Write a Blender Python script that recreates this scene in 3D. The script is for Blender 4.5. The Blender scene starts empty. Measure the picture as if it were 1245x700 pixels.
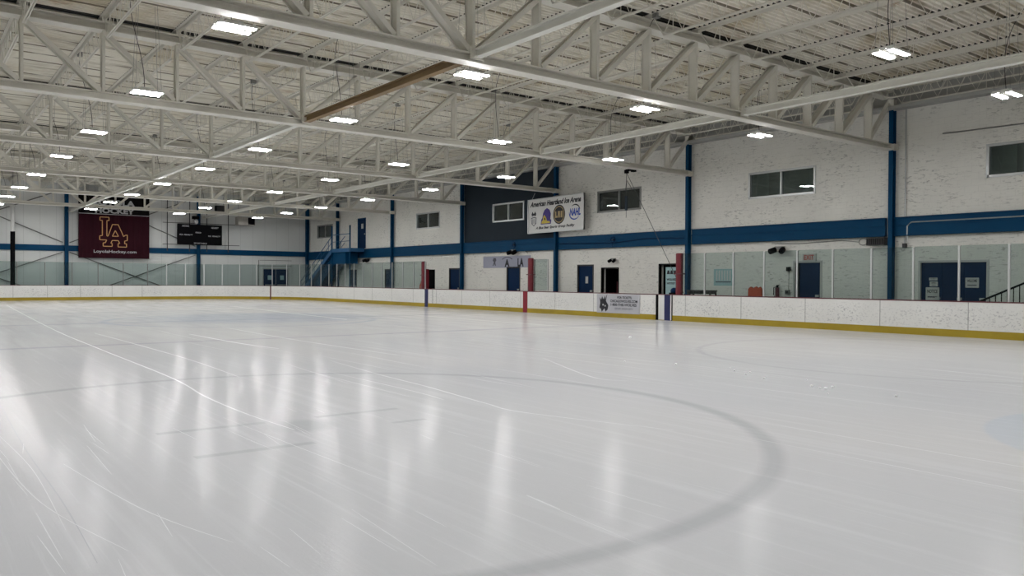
import bpy, math, random
from mathutils import Vector, Matrix
random.seed(7)
S = bpy.context.scene
COL = S.collection

# ------------------------------------------------------------------ camera, world, exposure
cam_d = bpy.data.cameras.new('camera'); cam = bpy.data.objects.new('camera', cam_d); COL.objects.link(cam)
YAW, PIT, ROL = 0.6569, -0.0098, 0.0058
_f = Vector((math.sin(YAW)*math.cos(PIT), math.cos(YAW)*math.cos(PIT), math.sin(PIT)))
_r = Vector((math.cos(YAW), -math.sin(YAW), 0)); _u = _r.cross(_f)
_r2 = _r*math.cos(ROL)+_u*math.sin(ROL); _u2 = -_r*math.sin(ROL)+_u*math.cos(ROL)
_m = Matrix((_r2, _u2, -_f)).transposed().to_4x4(); _m.translation = Vector((-9.934, -28.664, 1.480))
cam.matrix_world = _m
cam_d.sensor_width = 36; cam_d.lens = 967.13/1245*36; cam_d.clip_start = .05; cam_d.clip_end = 300
S.camera = cam
w = bpy.data.worlds.new('world'); S.world = w; w.use_nodes = True
w.node_tree.nodes['Background'].inputs[0].default_value = (.5, .55, .6, 1)
w.node_tree.nodes['Background'].inputs[1].default_value = 0.05
S.view_settings.view_transform = 'Standard'; S.view_settings.look = 'None'
S.view_settings.gamma = 1; S.view_settings.use_curve_mapping = False
S.view_settings.exposure = 0.0
LAMP = 250.0          # emission of the lamp strips
try:
    S.cycles.max_bounces = 10; S.cycles.diffuse_bounces = 5; S.cycles.glossy_bounces = 4
    S.cycles.transparent_max_bounces = 24; S.cycles.transmission_bounces = 4
    S.cycles.sample_clamp_indirect = 6
except Exception: pass

# ------------------------------------------------------------------ numbers of the place (metres)
W, L, RC = 12.95, 30.48, 8.5          # half width, half length, corner radius of the rink
XW, YE, XL, YN = 16.10, 32.35, -17.5, -33.4
Y0, BAY = -15.36, 8.42                # first truss in view and the truss spacing
HC = 5.85                             # underside of the trusses
XC, PAN = -0.78, 1.722                # truss centre and panel width
DECK = 7.86

# ------------------------------------------------------------------ helpers
class MB:
    def __init__(s): s.v = []; s.f = []
    def add(s, vs, fs):
        n = len(s.v); s.v += [tuple(v) for v in vs]; s.f += [tuple(i+n for i in f) for f in fs]; return s
    def box(s, x0, x1, y0, y1, z0, z1):
        v = [(x, y, z) for x in (x0, x1) for y in (y0, y1) for z in (z0, z1)]
        return s.add(v, [(0,1,3,2),(4,6,7,5),(0,4,5,1),(2,3,7,6),(0,2,6,4),(1,5,7,3)])
    def bar(s, p, q, a, b, up=(0,0,1)):            # box from p to q, a wide, b tall
        p, q = Vector(p), Vector(q); d = (q-p).normalized(); up = Vector(up)
        if abs(d.dot(up)) > .99: up = Vector((0,1,0))
        sd = d.cross(up).normalized(); u = sd.cross(d)
        v = [c + sd*(a/2*i) + u*(b/2*j) for c in (p, q) for i in (-1, 1) for j in (-1, 1)]
        return s.add(v, [(0,1,3,2),(4,6,7,5),(0,4,5,1),(2,3,7,6),(0,2,6,4),(1,5,7,3)])
    def ibar(s, p, q, a, b, t=.02, up=(0,0,1)):    # wide-flange section
        p, q = Vector(p), Vector(q); d = (q-p).normalized(); up = Vector(up)
        if abs(d.dot(up)) > .99: up = Vector((0,1,0))
        sd = d.cross(up).normalized(); u = sd.cross(d)
        for o in (-1, 1): s.bar(p+u*(o*(b-t)/2), q+u*(o*(b-t)/2), a, t, up)
        return s.bar(p, q, t*1.2, b-2*t, up)
    def tube(s, pts, r, n=6, close=False):
        pts = [Vector(p) for p in pts]; rings = []
        for i, p in enumerate(pts):
            a = pts[max(i-1, 0)]; b = pts[min(i+1, len(pts)-1)]; d = (b-a).normalized()
            up = Vector((0,0,1)) if abs(d.z) < .9 else Vector((0,1,0))
            sd = d.cross(up).normalized(); u = sd.cross(d)
            rings.append([p + sd*(r*math.cos(t*math.tau/n)) + u*(r*math.sin(t*math.tau/n)) for t in range(n)])
        v = [x for g in rings for x in g]; f = []
        for i in range(len(pts)-1):
            for k in range(n): f.append((i*n+k, i*n+(k+1)%n, (i+1)*n+(k+1)%n, (i+1)*n+k))
        f += [tuple(range(n))[::-1], tuple((len(pts)-1)*n+k for k in range(n))]
        return s.add(v, f)
    def prism(s, poly, o, right, up, t, bias=0):   # polygon in (right, up) from o, t thick towards the viewer
        o, right, up = Vector(o), Vector(right), Vector(up); nrm = right.cross(up)
        n = len(poly)
        v = [o+right*a+up*b+nrm*bias for a, b in poly] + [o+right*a+up*b+nrm*(bias+t) for a, b in poly]
        return s.add(v, [tuple(range(n))[::-1], tuple(range(n, 2*n))] + [(i, (i+1)%n, n+(i+1)%n, n+i) for i in range(n)])
    def disc(s, c, rad, o, right, up, t, bias=0, n=20, sy=1):
        return s.prism([(c[0]+rad*math.cos(k*math.tau/n), c[1]+rad*sy*math.sin(k*math.tau/n)) for k in range(n)], o, right, up, t, bias)
    def sphere(s, c, r, n=8, sz=1):
        v = []; f = []
        for i in range(n+1):
            for k in range(2*n):
                a = math.pi*i/n; b = math.tau*k/(2*n)
                v.append((c[0]+r*math.sin(a)*math.cos(b), c[1]+r*math.sin(a)*math.sin(b), c[2]+r*sz*math.cos(a)))
        for i in range(n):
            for k in range(2*n): f.append((i*2*n+k, (i+1)*2*n+k, (i+1)*2*n+(k+1)%(2*n), i*2*n+(k+1)%(2*n)))
        return s.add(v, f)
    def build(s, name, mat, parent=None, loc=None, **tags):
        me = bpy.data.meshes.new(name); me.from_pydata(s.v, [], s.f); me.update()
        o = bpy.data.objects.new(name, me); me.materials.append(mat); COL.objects.link(o)
        if parent is not None: o.parent = parent
        if loc is not None: o.location = loc
        for k, v in tags.items(): o[k] = v
        return o

def tag(o, label=None, cat=None, group=None, kind=None):
    if label: o['label'] = label
    if cat: o['category'] = cat
    if group: o['group'] = group
    if kind: o['kind'] = kind
    return o
def empty(name, loc, label, cat, group=None, rz=0):
    o = bpy.data.objects.new(name, None); COL.objects.link(o); o.location = loc; o.rotation_euler = (0, 0, rz)
    o.empty_display_size = .1
    return tag(o, label, cat, group)
def dup(root, loc, label=None, group=None, rz=None):
    r = root.copy(); COL.objects.link(r); r.location = loc
    if rz is not None: r.rotation_euler = (0, 0, rz)
    if label: r['label'] = label
    if group: r['group'] = group
    for ch in list(root.children):
        c = ch.copy(); COL.objects.link(c); c.parent = r
        for g in list(ch.children):
            d = g.copy(); COL.objects.link(d); d.parent = c
    return r
ORD = ['', 'first','second','third','fourth','fifth','sixth','seventh','eighth','ninth','tenth','eleventh','twelfth','thirteenth','fourteenth','fifteenth','sixteenth','seventeenth','eighteenth','nineteenth','twentieth','twenty-first','twenty-second','twenty-third','twenty-fourth','twenty-fifth','twenty-sixth','twenty-seventh','twenty-eighth','twenty-ninth','thirtieth']

RIGHTWALL = (Vector((0,-1,0)), Vector((0,0,1)))    # reading direction and up on the right wall
ENDWALL = (Vector((1,0,0)), Vector((0,0,1)))
def text(s, o, basis, width, height, mat, parent, bold=0.0, shear=0.0, name='lettering', t=.004, tilt=0.0):
    """lettering whose bounding box has its lower left corner at o and the given size"""
    cu = bpy.data.curves.new('t', 'FONT'); cu.body = s; cu.offset = bold; cu.shear = shear; cu.extrude = 0; cu.resolution_u = 3
    ob = bpy.data.objects.new('t', cu); COL.objects.link(ob)
    dg = bpy.context.evaluated_depsgraph_get(); dg.update()
    me = bpy.data.meshes.new_from_object(ob.evaluated_get(dg)); bpy.data.objects.remove(ob)
    xs = [v.co.x for v in me.vertices]; ys = [v.co.y for v in me.vertices]
    x0, x1, y0, y1 = min(xs), max(xs), min(ys), max(ys); r, u = basis; n = r.cross(u); o = Vector(o)
    for v in me.vertices:
        a = (v.co.x-x0)/(x1-x0)*width; b = (v.co.y-y0)/(y1-y0)*height
        v.co = o + r*a + u*b + n*t
    me.name = name; me.materials.clear(); me.materials.append(mat)
    q = bpy.data.objects.new(name, me); COL.objects.link(q)
    if parent is not None: q.parent = parent; q.matrix_parent_inverse = Matrix.Translation(-Vector(parent.location))
    return q
def child(mb, name, mat, parent, **tags):          # world-space geometry under a moved parent
    o = mb.build(name, mat, parent, **tags); o.matrix_parent_inverse = Matrix.Translation(-Vector(parent.location)); return o

# ------------------------------------------------------------------ materials
class N:
    def __init__(s, name):
        s.m = bpy.data.materials.new(name); s.m.use_nodes = True; s.t = s.m.node_tree; s.b = s.t.nodes['Principled BSDF']
        s.out = s.t.nodes['Material Output']
    def n(s, typ, **kw):
        x = s.t.nodes.new(typ)
        for k, v in kw.items(): setattr(x, k, v)
        return x
    def put(s, sock, v):
        if isinstance(v, bpy.types.NodeSocket): s.t.links.new(v, sock)
        elif v is not None: sock.default_value = v
    def math(s, op, a, b=None, c=None, clamp=False):
        x = s.n('ShaderNodeMath', operation=op, use_clamp=clamp)
        for i, v in enumerate((a, b, c)): s.put(x.inputs[i], v) if v is not None else None
        return x.outputs[0]
    def pos(s):
        g = s.n('ShaderNodeNewGeometry'); return g.outputs['Position']
    def xyz(s):
        x = s.n('ShaderNodeSeparateXYZ'); s.put(x.inputs[0], s.pos()); return x.outputs
    def vec(s, scale, loc=(0,0,0)):
        x = s.n('ShaderNodeMapping'); s.put(x.inputs[0], s.pos()); x.inputs['Scale'].default_value = scale; x.inputs['Location'].default_value = loc
        return x.outputs[0]
    def noise(s, scale, vec=(1,1,1), detail=3, rough=.5, loc=(0,0,0)):
        x = s.n('ShaderNodeTexNoise'); s.put(x.inputs['Vector'], s.vec(vec, loc)); x.inputs['Scale'].default_value = scale
        x.inputs['Detail'].default_value = detail; x.inputs['Roughness'].default_value = rough; return x.outputs[0]
    def ramp(s, v, a, b, c0=0.0, c1=1.0):
        x = s.n('ShaderNodeMapRange'); x.clamp = True; s.put(x.inputs[0], v)
        for i, q in enumerate((a, b, c0, c1)): x.inputs[i+1].default_value = q
        return x.outputs[0]
    def mix(s, f, a, b):
        x = s.n('ShaderNodeMix', data_type='RGBA'); s.put(x.inputs[0], f)
        for i, v in ((6, a), (7, b)):
            s.put(x.inputs[i], (*v, 1) if isinstance(v, tuple) and len(v) == 3 else v)
        return x.outputs[2]
    def bump(s, h, strength, dist=.01):
        x = s.n('ShaderNodeBump'); s.put(x.inputs['Height'], h); x.inputs['Strength'].default_value = strength; x.inputs['Distance'].default_value = dist
        s.t.links.new(x.outputs[0], s.b.inputs['Normal'])
    def set(s, color=None, rough=None, metal=None, spec=None, ior=None):
        if color is not None: s.put(s.b.inputs['Base Color'], (*color, 1) if isinstance(color, tuple) else color)
        if rough is not None: s.put(s.b.inputs['Roughness'], rough)
        if metal is not None: s.b.inputs['Metallic'].default_value = metal
        if spec is not None: s.b.inputs['Specular IOR Level'].default_value = spec
        if ior is not None: s.b.inputs['IOR'].default_value = ior
        return s.m
def paint(name, c, rough=.5, var=.12, scale=3.0, metal=0.0, spec=.4):
    k = N(name); n = k.noise(scale, detail=4, rough=.6)
    d = tuple(x*(1-var) for x in c); e = tuple(min(1, x*(1+var)) for x in c)
    return k.set(k.mix(n, d, e), rough, metal, spec)

M = {}
M['steel'] = paint('white_steel_paint', (.70,.68,.61), .5, .10, 2.5)
M['brace'] = paint('white_beam_paint', (.76,.75,.69), .45, .06, 2.5)
M['rusty'] = paint('unpainted_brown_steel', (.23,.15,.07), .6, .3, 1.5)
M['blue'] = paint('blue_steel_paint', (.0,.047,.118), .55, .12, 1.5, 0, .12)
M['bluedoor'] = paint('blue_door_paint', (.001,.018,.062), .55, .15, 1.0, 0, .12)
M['tealrail'] = paint('blue_stair_paint', (.015,.09,.21), .5, .15, 1.0)
M['black'] = paint('black_paint', (.004,.004,.005), .8, .2, 5, 0, .08)
M['dark'] = paint('dark_metal', (.035,.035,.036), .5, .2, 5)
M['white'] = paint('plain_white', (.62,.62,.60), .6, .04, 2)
M['offwhite'] = paint('paper_white', (.50,.50,.48), .7, .05, 6)
M['red'] = paint('red_padding_vinyl', (.12,.006,.014), .45, .15, 6)
M['redline'] = paint('red_stripe', (.20,.008,.018), .4, .1, 4)
M['blueline'] = paint('blue_stripe', (.012,.016,.08), .4, .1, 4)
M['orange'] = paint('orange_plastic', (.60,.09,.04), .5, .2, 8)
M['yellow'] = paint('yellow_kickplate', (.30,.215,.010), .5, .3, 1.2)
M['maroon'] = paint('dark_cap_rail', (.10,.022,.03), .5, .2, 3)
M['alu'] = paint('aluminium', (.50,.51,.51), .35, .08, 3, .6)
M['grey'] = paint('grey_metal', (.22,.22,.21), .5, .15, 4)
M['grey2'] = paint('mid_grey_ledger_and_shade', (.42,.42,.40), .6, .1, 3)
M['dim'] = paint('dull_grey_rod', (.16,.16,.155), .6, .1, 3)
M['heater'] = paint('heater_casing', (.30,.28,.25), .5, .15, 4)
M['navy'] = paint('navy_wall_paint', (.021,.030,.040), .7, .12, 1.2, 0, .15)
M['concrete'] = paint('rubber_floor', (.06,.06,.06), .7, .2, 2)
M['cream'] = paint('pale_plastic', (.7,.7,.66), .5, .05, 2)
M['gold'] = paint('gold_print', (.56,.30,.12), .6, .1, 4)
M['letter'] = paint('grey_white_print', (.45,.45,.46), .6, .05, 4)
M['ink'] = paint('black_print', (.015,.015,.02), .6, .1, 4)
M['inkgrey'] = paint('dark_grey_print', (.09,.09,.11), .6, .1, 4)
M['purple'] = paint('purple_print', (.05,.03,.20), .6, .1, 4)
M['yellowp'] = paint('yellow_print', (.55,.42,.06), .6, .1, 4)
M['bluep'] = paint('blue_print', (.03,.07,.34), .6, .1, 4)
M['tan'] = paint('tan_print', (.36,.27,.13), .6, .1, 4)
M['lilac'] = paint('lilac_banner', (.33,.34,.42), .6, .08, 2)
M['poster'] = paint('pale_teal_poster', (.34,.50,.52), .6, .08, 3)
M['board_ad'] = paint('silver_advert', (.42,.42,.45), .5, .06, 3)
M['redp'] = paint('red_print', (.5,.05,.03), .6, .1, 4)

# banner cloth with soft vertical folds
k = N('maroon_banner_cloth'); n = k.noise(2.2, (1,1,.15), 2)
M['banner'] = k.set(k.mix(n, (.016,.002,.005), (.034,.004,.010)), .7, 0, .1)
k.bump(k.noise(1.5, (1.6,1,.12), 1), .5, .08)
k = N('black_banner_cloth'); M['banner_black'] = k.set((.006,.005,.005), .8, 0, .1)

# painted block wall: courses, joints and the little dark pits of the split face
def blockwall(name, c, axis, dark):
    k = N(name); x = k.xyz(); u = x[1] if axis == 'x' else x[0]; z = x[2]
    cz = k.math('DIVIDE', z, .203); row = k.math('FLOOR', cz)
    fz = k.math('FRACT', cz); off = k.math('MULTIPLY', k.math('MODULO', row, 2.0), .5)
    fu = k.math('FRACT', k.math('ADD', k.math('DIVIDE', u, .406), k.math('ADD', off, 100.0)))
    jz = k.math('LESS_THAN', fz, .06); ju = k.math('LESS_THAN', fu, .03)
    j = k.math('MAXIMUM', jz, ju)
    pit = k.ramp(k.noise(5.5, (1,1,3.6), 5, .66), .55, .65)
    pit2 = k.ramp(k.noise(1.0, (1,1,1), 3), .35, .65)
    pit = k.math('MULTIPLY', pit, pit2)
    base = k.mix(k.noise(.9, (1,1,1), 3), tuple(v*.90 for v in c), tuple(v*1.06 for v in c))
    col = k.mix(k.math('MULTIPLY', pit, dark), base, tuple(v*.42 for v in c))
    col = k.mix(k.math('MULTIPLY', j, .12), col, tuple(v*.5 for v in c))
    h = k.math('SUBTRACT', k.math('MULTIPLY', k.noise(7, (1,1,2.2), 4), 1.0), k.math('MULTIPLY', j, .4))
    k.set(col, .75, 0, .25); k.bump(h, .5, .02); return k.m
M['block'] = blockwall('painted_split_face_block', (.78,.765,.715), 'x', .9)
M['block_end'] = blockwall('painted_block_end', (.46,.48,.485), 'y', .2)
# siding of the end wall: flat metal panels with fine joints
k = N('white_metal_siding'); x = k.xyz()
f = k.math('FRACT', k.math('DIVIDE', k.math('ADD', x[0], 50.0), .95)); j = k.math('LESS_THAN', f, .03)
base = k.mix(k.noise(.5, (1,1,.6), 3), (.60,.61,.60), (.70,.71,.69))
M['siding'] = k.set(k.mix(k.math('MULTIPLY', j, .25), base, (.2,.2,.2)), .5, 0, .3)

# roof deck: rust blooms, laps, dirty joints
PT = .1525
k = N('painted_roof_deck'); x = k.xyz()
base = k.mix(k.noise(.35, (1,1,1), 4, .6), (.76,.725,.63), (.90,.875,.79))
stain = k.ramp(k.noise(.42, (1,1,1), 5, .62, (3,7,0)), .50, .70)
near = k.ramp(x[1], 4.0, -22.0, .35, 1.0)
col = k.mix(k.math('MULTIPLY', k.math('MULTIPLY', stain, near), .80), base, (.50,.40,.21))
spot = k.ramp(k.noise(.8, (.8,1.6,1), 4, .6, (9,2,0)), .60, .70)
col = k.mix(k.math('MULTIPLY', k.math('MULTIPLY', spot, near), .85), col, (.33,.18,.07))
lap = k.math('FRACT', k.math('DIVIDE', k.math('ADD', x[1], 100.3), .915))
lap = k.math('LESS_THAN', lap, .085)
brk = k.ramp(k.noise(.55, (1,2.2,1), 2, .5, (1,4,0)), .38, .48)
col = k.mix(k.math('MULTIPLY', k.math('MULTIPLY', lap, brk), .80), col, (.12,.09,.05))
row = k.math('FLOOR', k.math('DIVIDE', k.math('ADD', x[1], 100.0), PT))
cb = k.n('ShaderNodeCombineXYZ'); k.put(cb.inputs[0], k.math('MULTIPLY', x[0], .55)); k.put(cb.inputs[1], k.math('MULTIPLY', row, 7.31))
rn = k.n('ShaderNodeTexNoise'); k.put(rn.inputs['Vector'], cb.outputs[0]); rn.inputs['Scale'].default_value = 1.0; rn.inputs['Detail'].default_value = 2
rr = k.ramp(rn.outputs[0], .52, .68)
col = k.mix(k.math('MULTIPLY', rr, k.ramp(x[1], 10.0, -20.0, .35, .62)), col, (.30,.25,.15))
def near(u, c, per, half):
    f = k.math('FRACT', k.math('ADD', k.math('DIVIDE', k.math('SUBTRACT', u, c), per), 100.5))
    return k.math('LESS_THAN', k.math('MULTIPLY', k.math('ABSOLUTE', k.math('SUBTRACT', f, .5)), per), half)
over_steel = k.math('MAXIMUM', near(x[0], XC, PAN, .092), near(x[1], Y0, BAY, .13))          # deck coloured near black over the joists and truss chords
over_steel = k.math('MAXIMUM', over_steel, k.math('LESS_THAN', k.math('ABSOLUTE', k.math('SUBTRACT', x[0], 15.78)), .092))
col = k.mix(over_steel, col, (.030,.028,.025))
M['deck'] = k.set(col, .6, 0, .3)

# boards: white plastic full of black puck marks
k = N('scuffed_white_boards'); x = k.xyz()
p1 = k.ramp(k.noise(15, (1,1,1.5), 4, .65), .54, .62)
band = k.math('MULTIPLY', k.ramp(x[2], .18, .34), k.ramp(x[2], .92, .70))
clump = k.ramp(k.noise(.8, (1,1,.5), 3), .36, .62, .25, 1.0)
p1 = k.math('MULTIPLY', k.math('MULTIPLY', p1, band), clump)
base = k.mix(k.noise(1.2, (1,1,1), 3), (.60,.595,.57), (.70,.695,.67))
M['boards'] = k.set(k.mix(k.math('MULTIPLY', p1, .55), base, (.12,.12,.15)), .4, 0, .4)

# ice
k = N('skated_ice'); x = k.xyz()
def ring(cx, cy, r, wd, soft):
    dx = k.math('SUBTRACT', x[0], cx); dy = k.math('SUBTRACT', x[1], cy)
    d = k.math('SQRT', k.math('ADD', k.math('MULTIPLY', dx, dx), k.math('MULTIPLY', dy, dy)))
    return k.ramp(k.math('ABSOLUTE', k.math('SUBTRACT', d, r)), wd/2, wd/2+soft, 1.0, 0.0)
def disc(cx, cy, r, soft):
    dx = k.math('SUBTRACT', x[0], cx); dy = k.math('SUBTRACT', x[1], cy)
    d = k.math('SQRT', k.math('ADD', k.math('MULTIPLY', dx, dx), k.math('MULTIPLY', dy, dy)))
    return k.ramp(d, r, r+soft, 1.0, 0.0)
def hline(y, wd, soft): return k.ramp(k.math('ABSOLUTE', k.math('SUBTRACT', x[1], y)), wd/2, wd/2+soft, 1.0, 0.0)
def seg(x0, x1, y, wd, soft=.04):
    a = k.math('MULTIPLY', k.math('GREATER_THAN', x[0], x0), k.math('LESS_THAN', x[0], x1))
    return k.math('MULTIPLY', a, hline(y, wd, soft))
def mx(*a):
    r = a[0]
    for b in a[1:]: r = k.math('MAXIMUM', r, b)
    return r
base = k.mix(k.noise(.22, (1,.5,1), 3), (.505,.508,.532), (.565,.572,.575))
base = k.mix(k.math('MULTIPLY', k.noise(14, (1,.5,1), 4, .7), .25), base, (.45,.45,.47))
warm = k.ramp(k.noise(.13, (1,.6,1), 2, .5, (4,1,0)), .42, .62)
col = k.mix(k.math('MULTIPLY', warm, .35), base, (.62,.60,.58))
streak = k.ramp(k.noise(2.6, (2.4,.07,1), 5, .62), .52, .75)
col = k.mix(k.math('MULTIPLY', streak, .22), col, (.76,.77,.78))
streak2 = k.ramp(k.noise(9.0, (2.6,.05,1), 4, .6, (3,0,0)), .57, .72)
col = k.mix(k.math('MULTIPLY', streak2, .18), col, (.80,.81,.82))
dk = k.ramp(k.noise(1.6, (2.2,.08,1), 4, .6, (11,3,0)), .56, .72)
col = k.mix(k.math('MULTIPLY', dk, .12), col, (.42,.44,.46))
grey = mx(ring(-6.7,-21.03,4.52,.07,.10))
col = k.mix(k.math('MULTIPLY', grey, .33), col, (.25,.26,.28))
circ = mx(ring(6.7,-21.03,4.57,.06,.08), ring(-6.7,21.03,4.57,.08,.1), ring(6.7,21.03,4.57,.08,.1))
col = k.mix(k.math('MULTIPLY', circ, .20), col, (.28,.28,.32))
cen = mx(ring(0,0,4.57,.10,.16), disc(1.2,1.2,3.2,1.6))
col = k.mix(k.math('MULTIPLY', cen, .32), col, (.25,.32,.42))  # centre ring and logo, coloured deeper to stand for dark reflections on far ice
lines = mx(hline(-9.35,.22,.10), hline(9.0,.3,.10), hline(0,.3,.08), hline(27.1,.06,.08))
col = k.mix(k.math('MULTIPLY', lines, .32), col, (.25,.27,.32))
hash_ = mx(seg(-8.0,-6.95,-20.64,.07), seg(-8.0,-6.95,-21.88,.07), seg(-6.4,-5.4,-20.64,.07), seg(-5.9,-5.5,-21.42,.05), disc(-6.7,-21.03,.22,.2))
col = k.mix(k.math('MULTIPLY', hash_, .28), col, (.27,.28,.30))
crease = k.math('MULTIPLY', disc(-.3,-27.3,1.85+.4,.06), k.math('GREATER_THAN', x[1], -27.2))
col = k.mix(k.math('MULTIPLY', crease, .25), col, (.35,.45,.58))
rg = k.ramp(k.noise(1.4, (1.5,.3,1), 4), .3, .7, .07, .125)
k.set(col, rg, 0, .5, 1.032)
h = k.math('ADD', k.noise(45, (1,1,1), 3, .6), k.math('MULTIPLY', k.noise(9.0, (1.4,.8,1), 3, .6), .6))
h = k.math('ADD', h, k.math('MULTIPLY', k.ramp(k.noise(34.0, (1.0,.045,1), 3, .7, (5,0,0)), .50, .66), .2))
k.bump(h, .12, .007)
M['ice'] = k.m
k = N('frosty_scratch'); M['scratch'] = k.set((.64,.65,.66), .4, 0, .2)
k = N('dark_scratch'); M['scratch_dark'] = k.set((.34,.35,.38), .4, 0, .2)
k = N('snow_crumbs'); M['snow'] = k.set((.92,.93,.94), .8, 0, .2)

# glass of the rink surround: thin plastic sheet, slightly green, a little hazy
def sheet(name, tint, haze, hazecol, gloss=1.0, rough=.03):
    k = N(name); t = k.t; t.nodes.remove(k.b)
    tr = k.n('ShaderNodeBsdfTransparent'); tr.inputs[0].default_value = (*tint, 1)
    df = k.n('ShaderNodeBsdfDiffuse'); df.inputs[0].default_value = (*hazecol, 1)
    gl = k.n('ShaderNodeBsdfGlossy'); gl.inputs[0].default_value = (.9,.95,.95,1); gl.inputs['Roughness'].default_value = rough
    fr = k.n('ShaderNodeFresnel'); fr.inputs[0].default_value = 1.45
    m1 = k.n('ShaderNodeMixShader'); m1.inputs[0].default_value = haze; t.links.new(tr.outputs[0], m1.inputs[1]); t.links.new(df.outputs[0], m1.inputs[2])
    m2 = k.n('ShaderNodeMixShader'); t.links.new(k.math('MULTIPLY', fr.outputs[0], gloss), m2.inputs[0])
    t.links.new(m1.outputs[0], m2.inputs[1]); t.links.new(gl.outputs[0], m2.inputs[2]); t.links.new(m2.outputs[0], k.out.inputs[0])
    return k.m
M['pane'] = sheet('rink_glass', (.76,.81,.80), .008, (.38,.48,.48), .08)
M['window'] = sheet('window_glass', (.66,.72,.70), .12, (.22,.26,.25), 1.4, .01)
k = N('room_interior'); M['room'] = k.set((.50,.54,.52), .8)
k = N('lamp_light'); k.b.inputs['Emission Color'].default_value = (.985,.985,.985,1); k.b.inputs['Emission Strength'].default_value = LAMP
k.set((.9,.9,.9), .5); M['lamp'] = k.m

# ------------------------------------------------------------------ floor, ice
MB().box(XL-.3, XW+.5, YN-.3, YE+.4, -.25, -.04).build('floor', M['concrete'], kind='structure')
def path(off, n=14):
    """rounded rectangle of the rink, pushed outwards by off; counter-clockwise"""
    pts = []
    for cx, cy, a0 in ((W-RC, L-RC, 0), (-(W-RC), L-RC, 90), (-(W-RC), -(L-RC), 180), (W-RC, -(L-RC), 270)):
        for i in range(n+1):
            a = math.radians(a0+90*i/n); pts.append((cx+(RC+off)*math.cos(a), cy+(RC+off)*math.sin(a)))
    return pts
P0 = path(.02, 24)
ice = MB().add([(x, y, 0) for x, y in P0] + [(x, y, -.04) for x, y in P0], [tuple(range(len(P0)))] + [(i, (i+1)%len(P0), len(P0)+(i+1)%len(P0), len(P0)+i) for i in range(len(P0))])
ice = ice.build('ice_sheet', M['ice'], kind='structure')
def ribbon(pts, wd):
    mb = MB(); n = len(pts)
    # smooth the polyline
    P = []
    for i in range(n-1):
        p0, p1, p2, p3 = pts[max(i-1,0)], pts[i], pts[i+1], pts[min(i+2,n-1)]
        for t in range(10):
            t /= 10
            P.append(tuple(.5*((2*p1[a])+(-p0[a]+p2[a])*t+(2*p0[a]-5*p1[a]+4*p2[a]-p3[a])*t*t+(-p0[a]+3*p1[a]-3*p2[a]+p3[a])*t**3) for a in (0,1)))
    P.append(pts[-1]); v = []; f = []
    for i, p in enumerate(P):
        a, b = P[max(i-1,0)], P[min(i+1,len(P)-1)]; dx, dy = b[0]-a[0], b[1]-a[1]; l = math.hypot(dx, dy) or 1
        q = .6*wd*(.35+.65*math.sin(math.pi*min(1, max(0, i/(len(P)-1)))))*(.8+.4*random.random())
        v += [(p[0]-dy/l*q/2, p[1]+dx/l*q/2, .0012), (p[0]+dy/l*q/2, p[1]-dx/l*q/2, .0012)]
    for i in range(len(P)-1): f.append((2*i, 2*i+1, 2*i+3, 2*i+2))
    return mb.add(v, f)
for pts, wd in (([(-5.41,21.0),(-6.4,-1.6),(-6.62,-10.05),(-6.72,-16.07),(-6.89,-18.4),(-6.92,-20.0),(-6.86,-21.2)], .045),
                ([(-5.79,-5.0),(-5.74,-9.1),(-5.74,-13.6),(-5.88,-16.7)], .04), ([(-3.82,-6.7),(-3.75,-10.4),(-3.55,-12.3)], .09),
                ([(-9.0,-17.7),(-9.07,-20.6),(-9.08,-22.7),(-9.12,-24.1)], .018), ([(-9.19,-19.9),(-9.12,-21.6),(-9.16,-23.4)], .010),
                ([(-9.3,-20.4),(-9.2,-22.6),(-8.95,-24.0)], .012), ([(-8.9,-21.5),(-8.7,-23.2),(-8.45,-24.2)], .012),
                ([(-3.72,-15.2),(-4.01,-17.6),(-4.14,-19.2),(-4.35,-20.9),(-4.39,-21.7),(-3.84,-23.4)], .035),
                ([(-4.49,-16.8),(-4.53,-19.5),(-4.61,-20.4)], .025), ([(-.19,-17.0),(-1.48,-19.7),(-1.42,-20.4)], .03),
                ([(-6.51,-24.4),(-6.55,-24.8)], .02), ([(4.0,-22.1),(3.9,-23.8)], .03), ([(4.2,14.5),(3.2,-.1),(3.16,-1.6)], .10),
                ([(1.2,-12.0),(.9,-16.0),(1.1,-20.0),(.8,-24.0)], .02), ([(-2.1,-4.0),(-2.3,-10.0),(-2.2,-15.0)], .05),
                ([(7.2,4.0),(7.0,-6.0),(7.3,-14.0)], .06), ([(-7.2,-20.1),(-7.15,-22.0),(-7.1,-23.5)], .012)):
    ribbon(pts, wd).build('skate_scratch', M['scratch_dark'] if wd == .018 else M['scratch'], ice)
for i in range(34):
    x_ = random.uniform(-9.4, -5.6); y_ = random.uniform(-24.6, -19.5); l_ = random.uniform(.3, 1.3); a_ = random.uniform(-.12, .05)
    ribbon([(x_, y_), (x_+a_*l_*.5, y_-l_/2), (x_+a_*l_, y_-l_)], .008).build('skate_scratch', M['scratch'], ice)
for i in range(40):
    x_ = random.uniform(-5.6, 9.0); y_ = random.uniform(-24.0, -4.0); l_ = random.uniform(1.0, 5.0); a_ = random.uniform(-.10, .06)
    ribbon([(x_, y_), (x_+a_*l_*.5, y_-l_/2), (x_+a_*l_, y_-l_)], .016).build('skate_scratch', M['scratch'], ice)
mb = MB()
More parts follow.
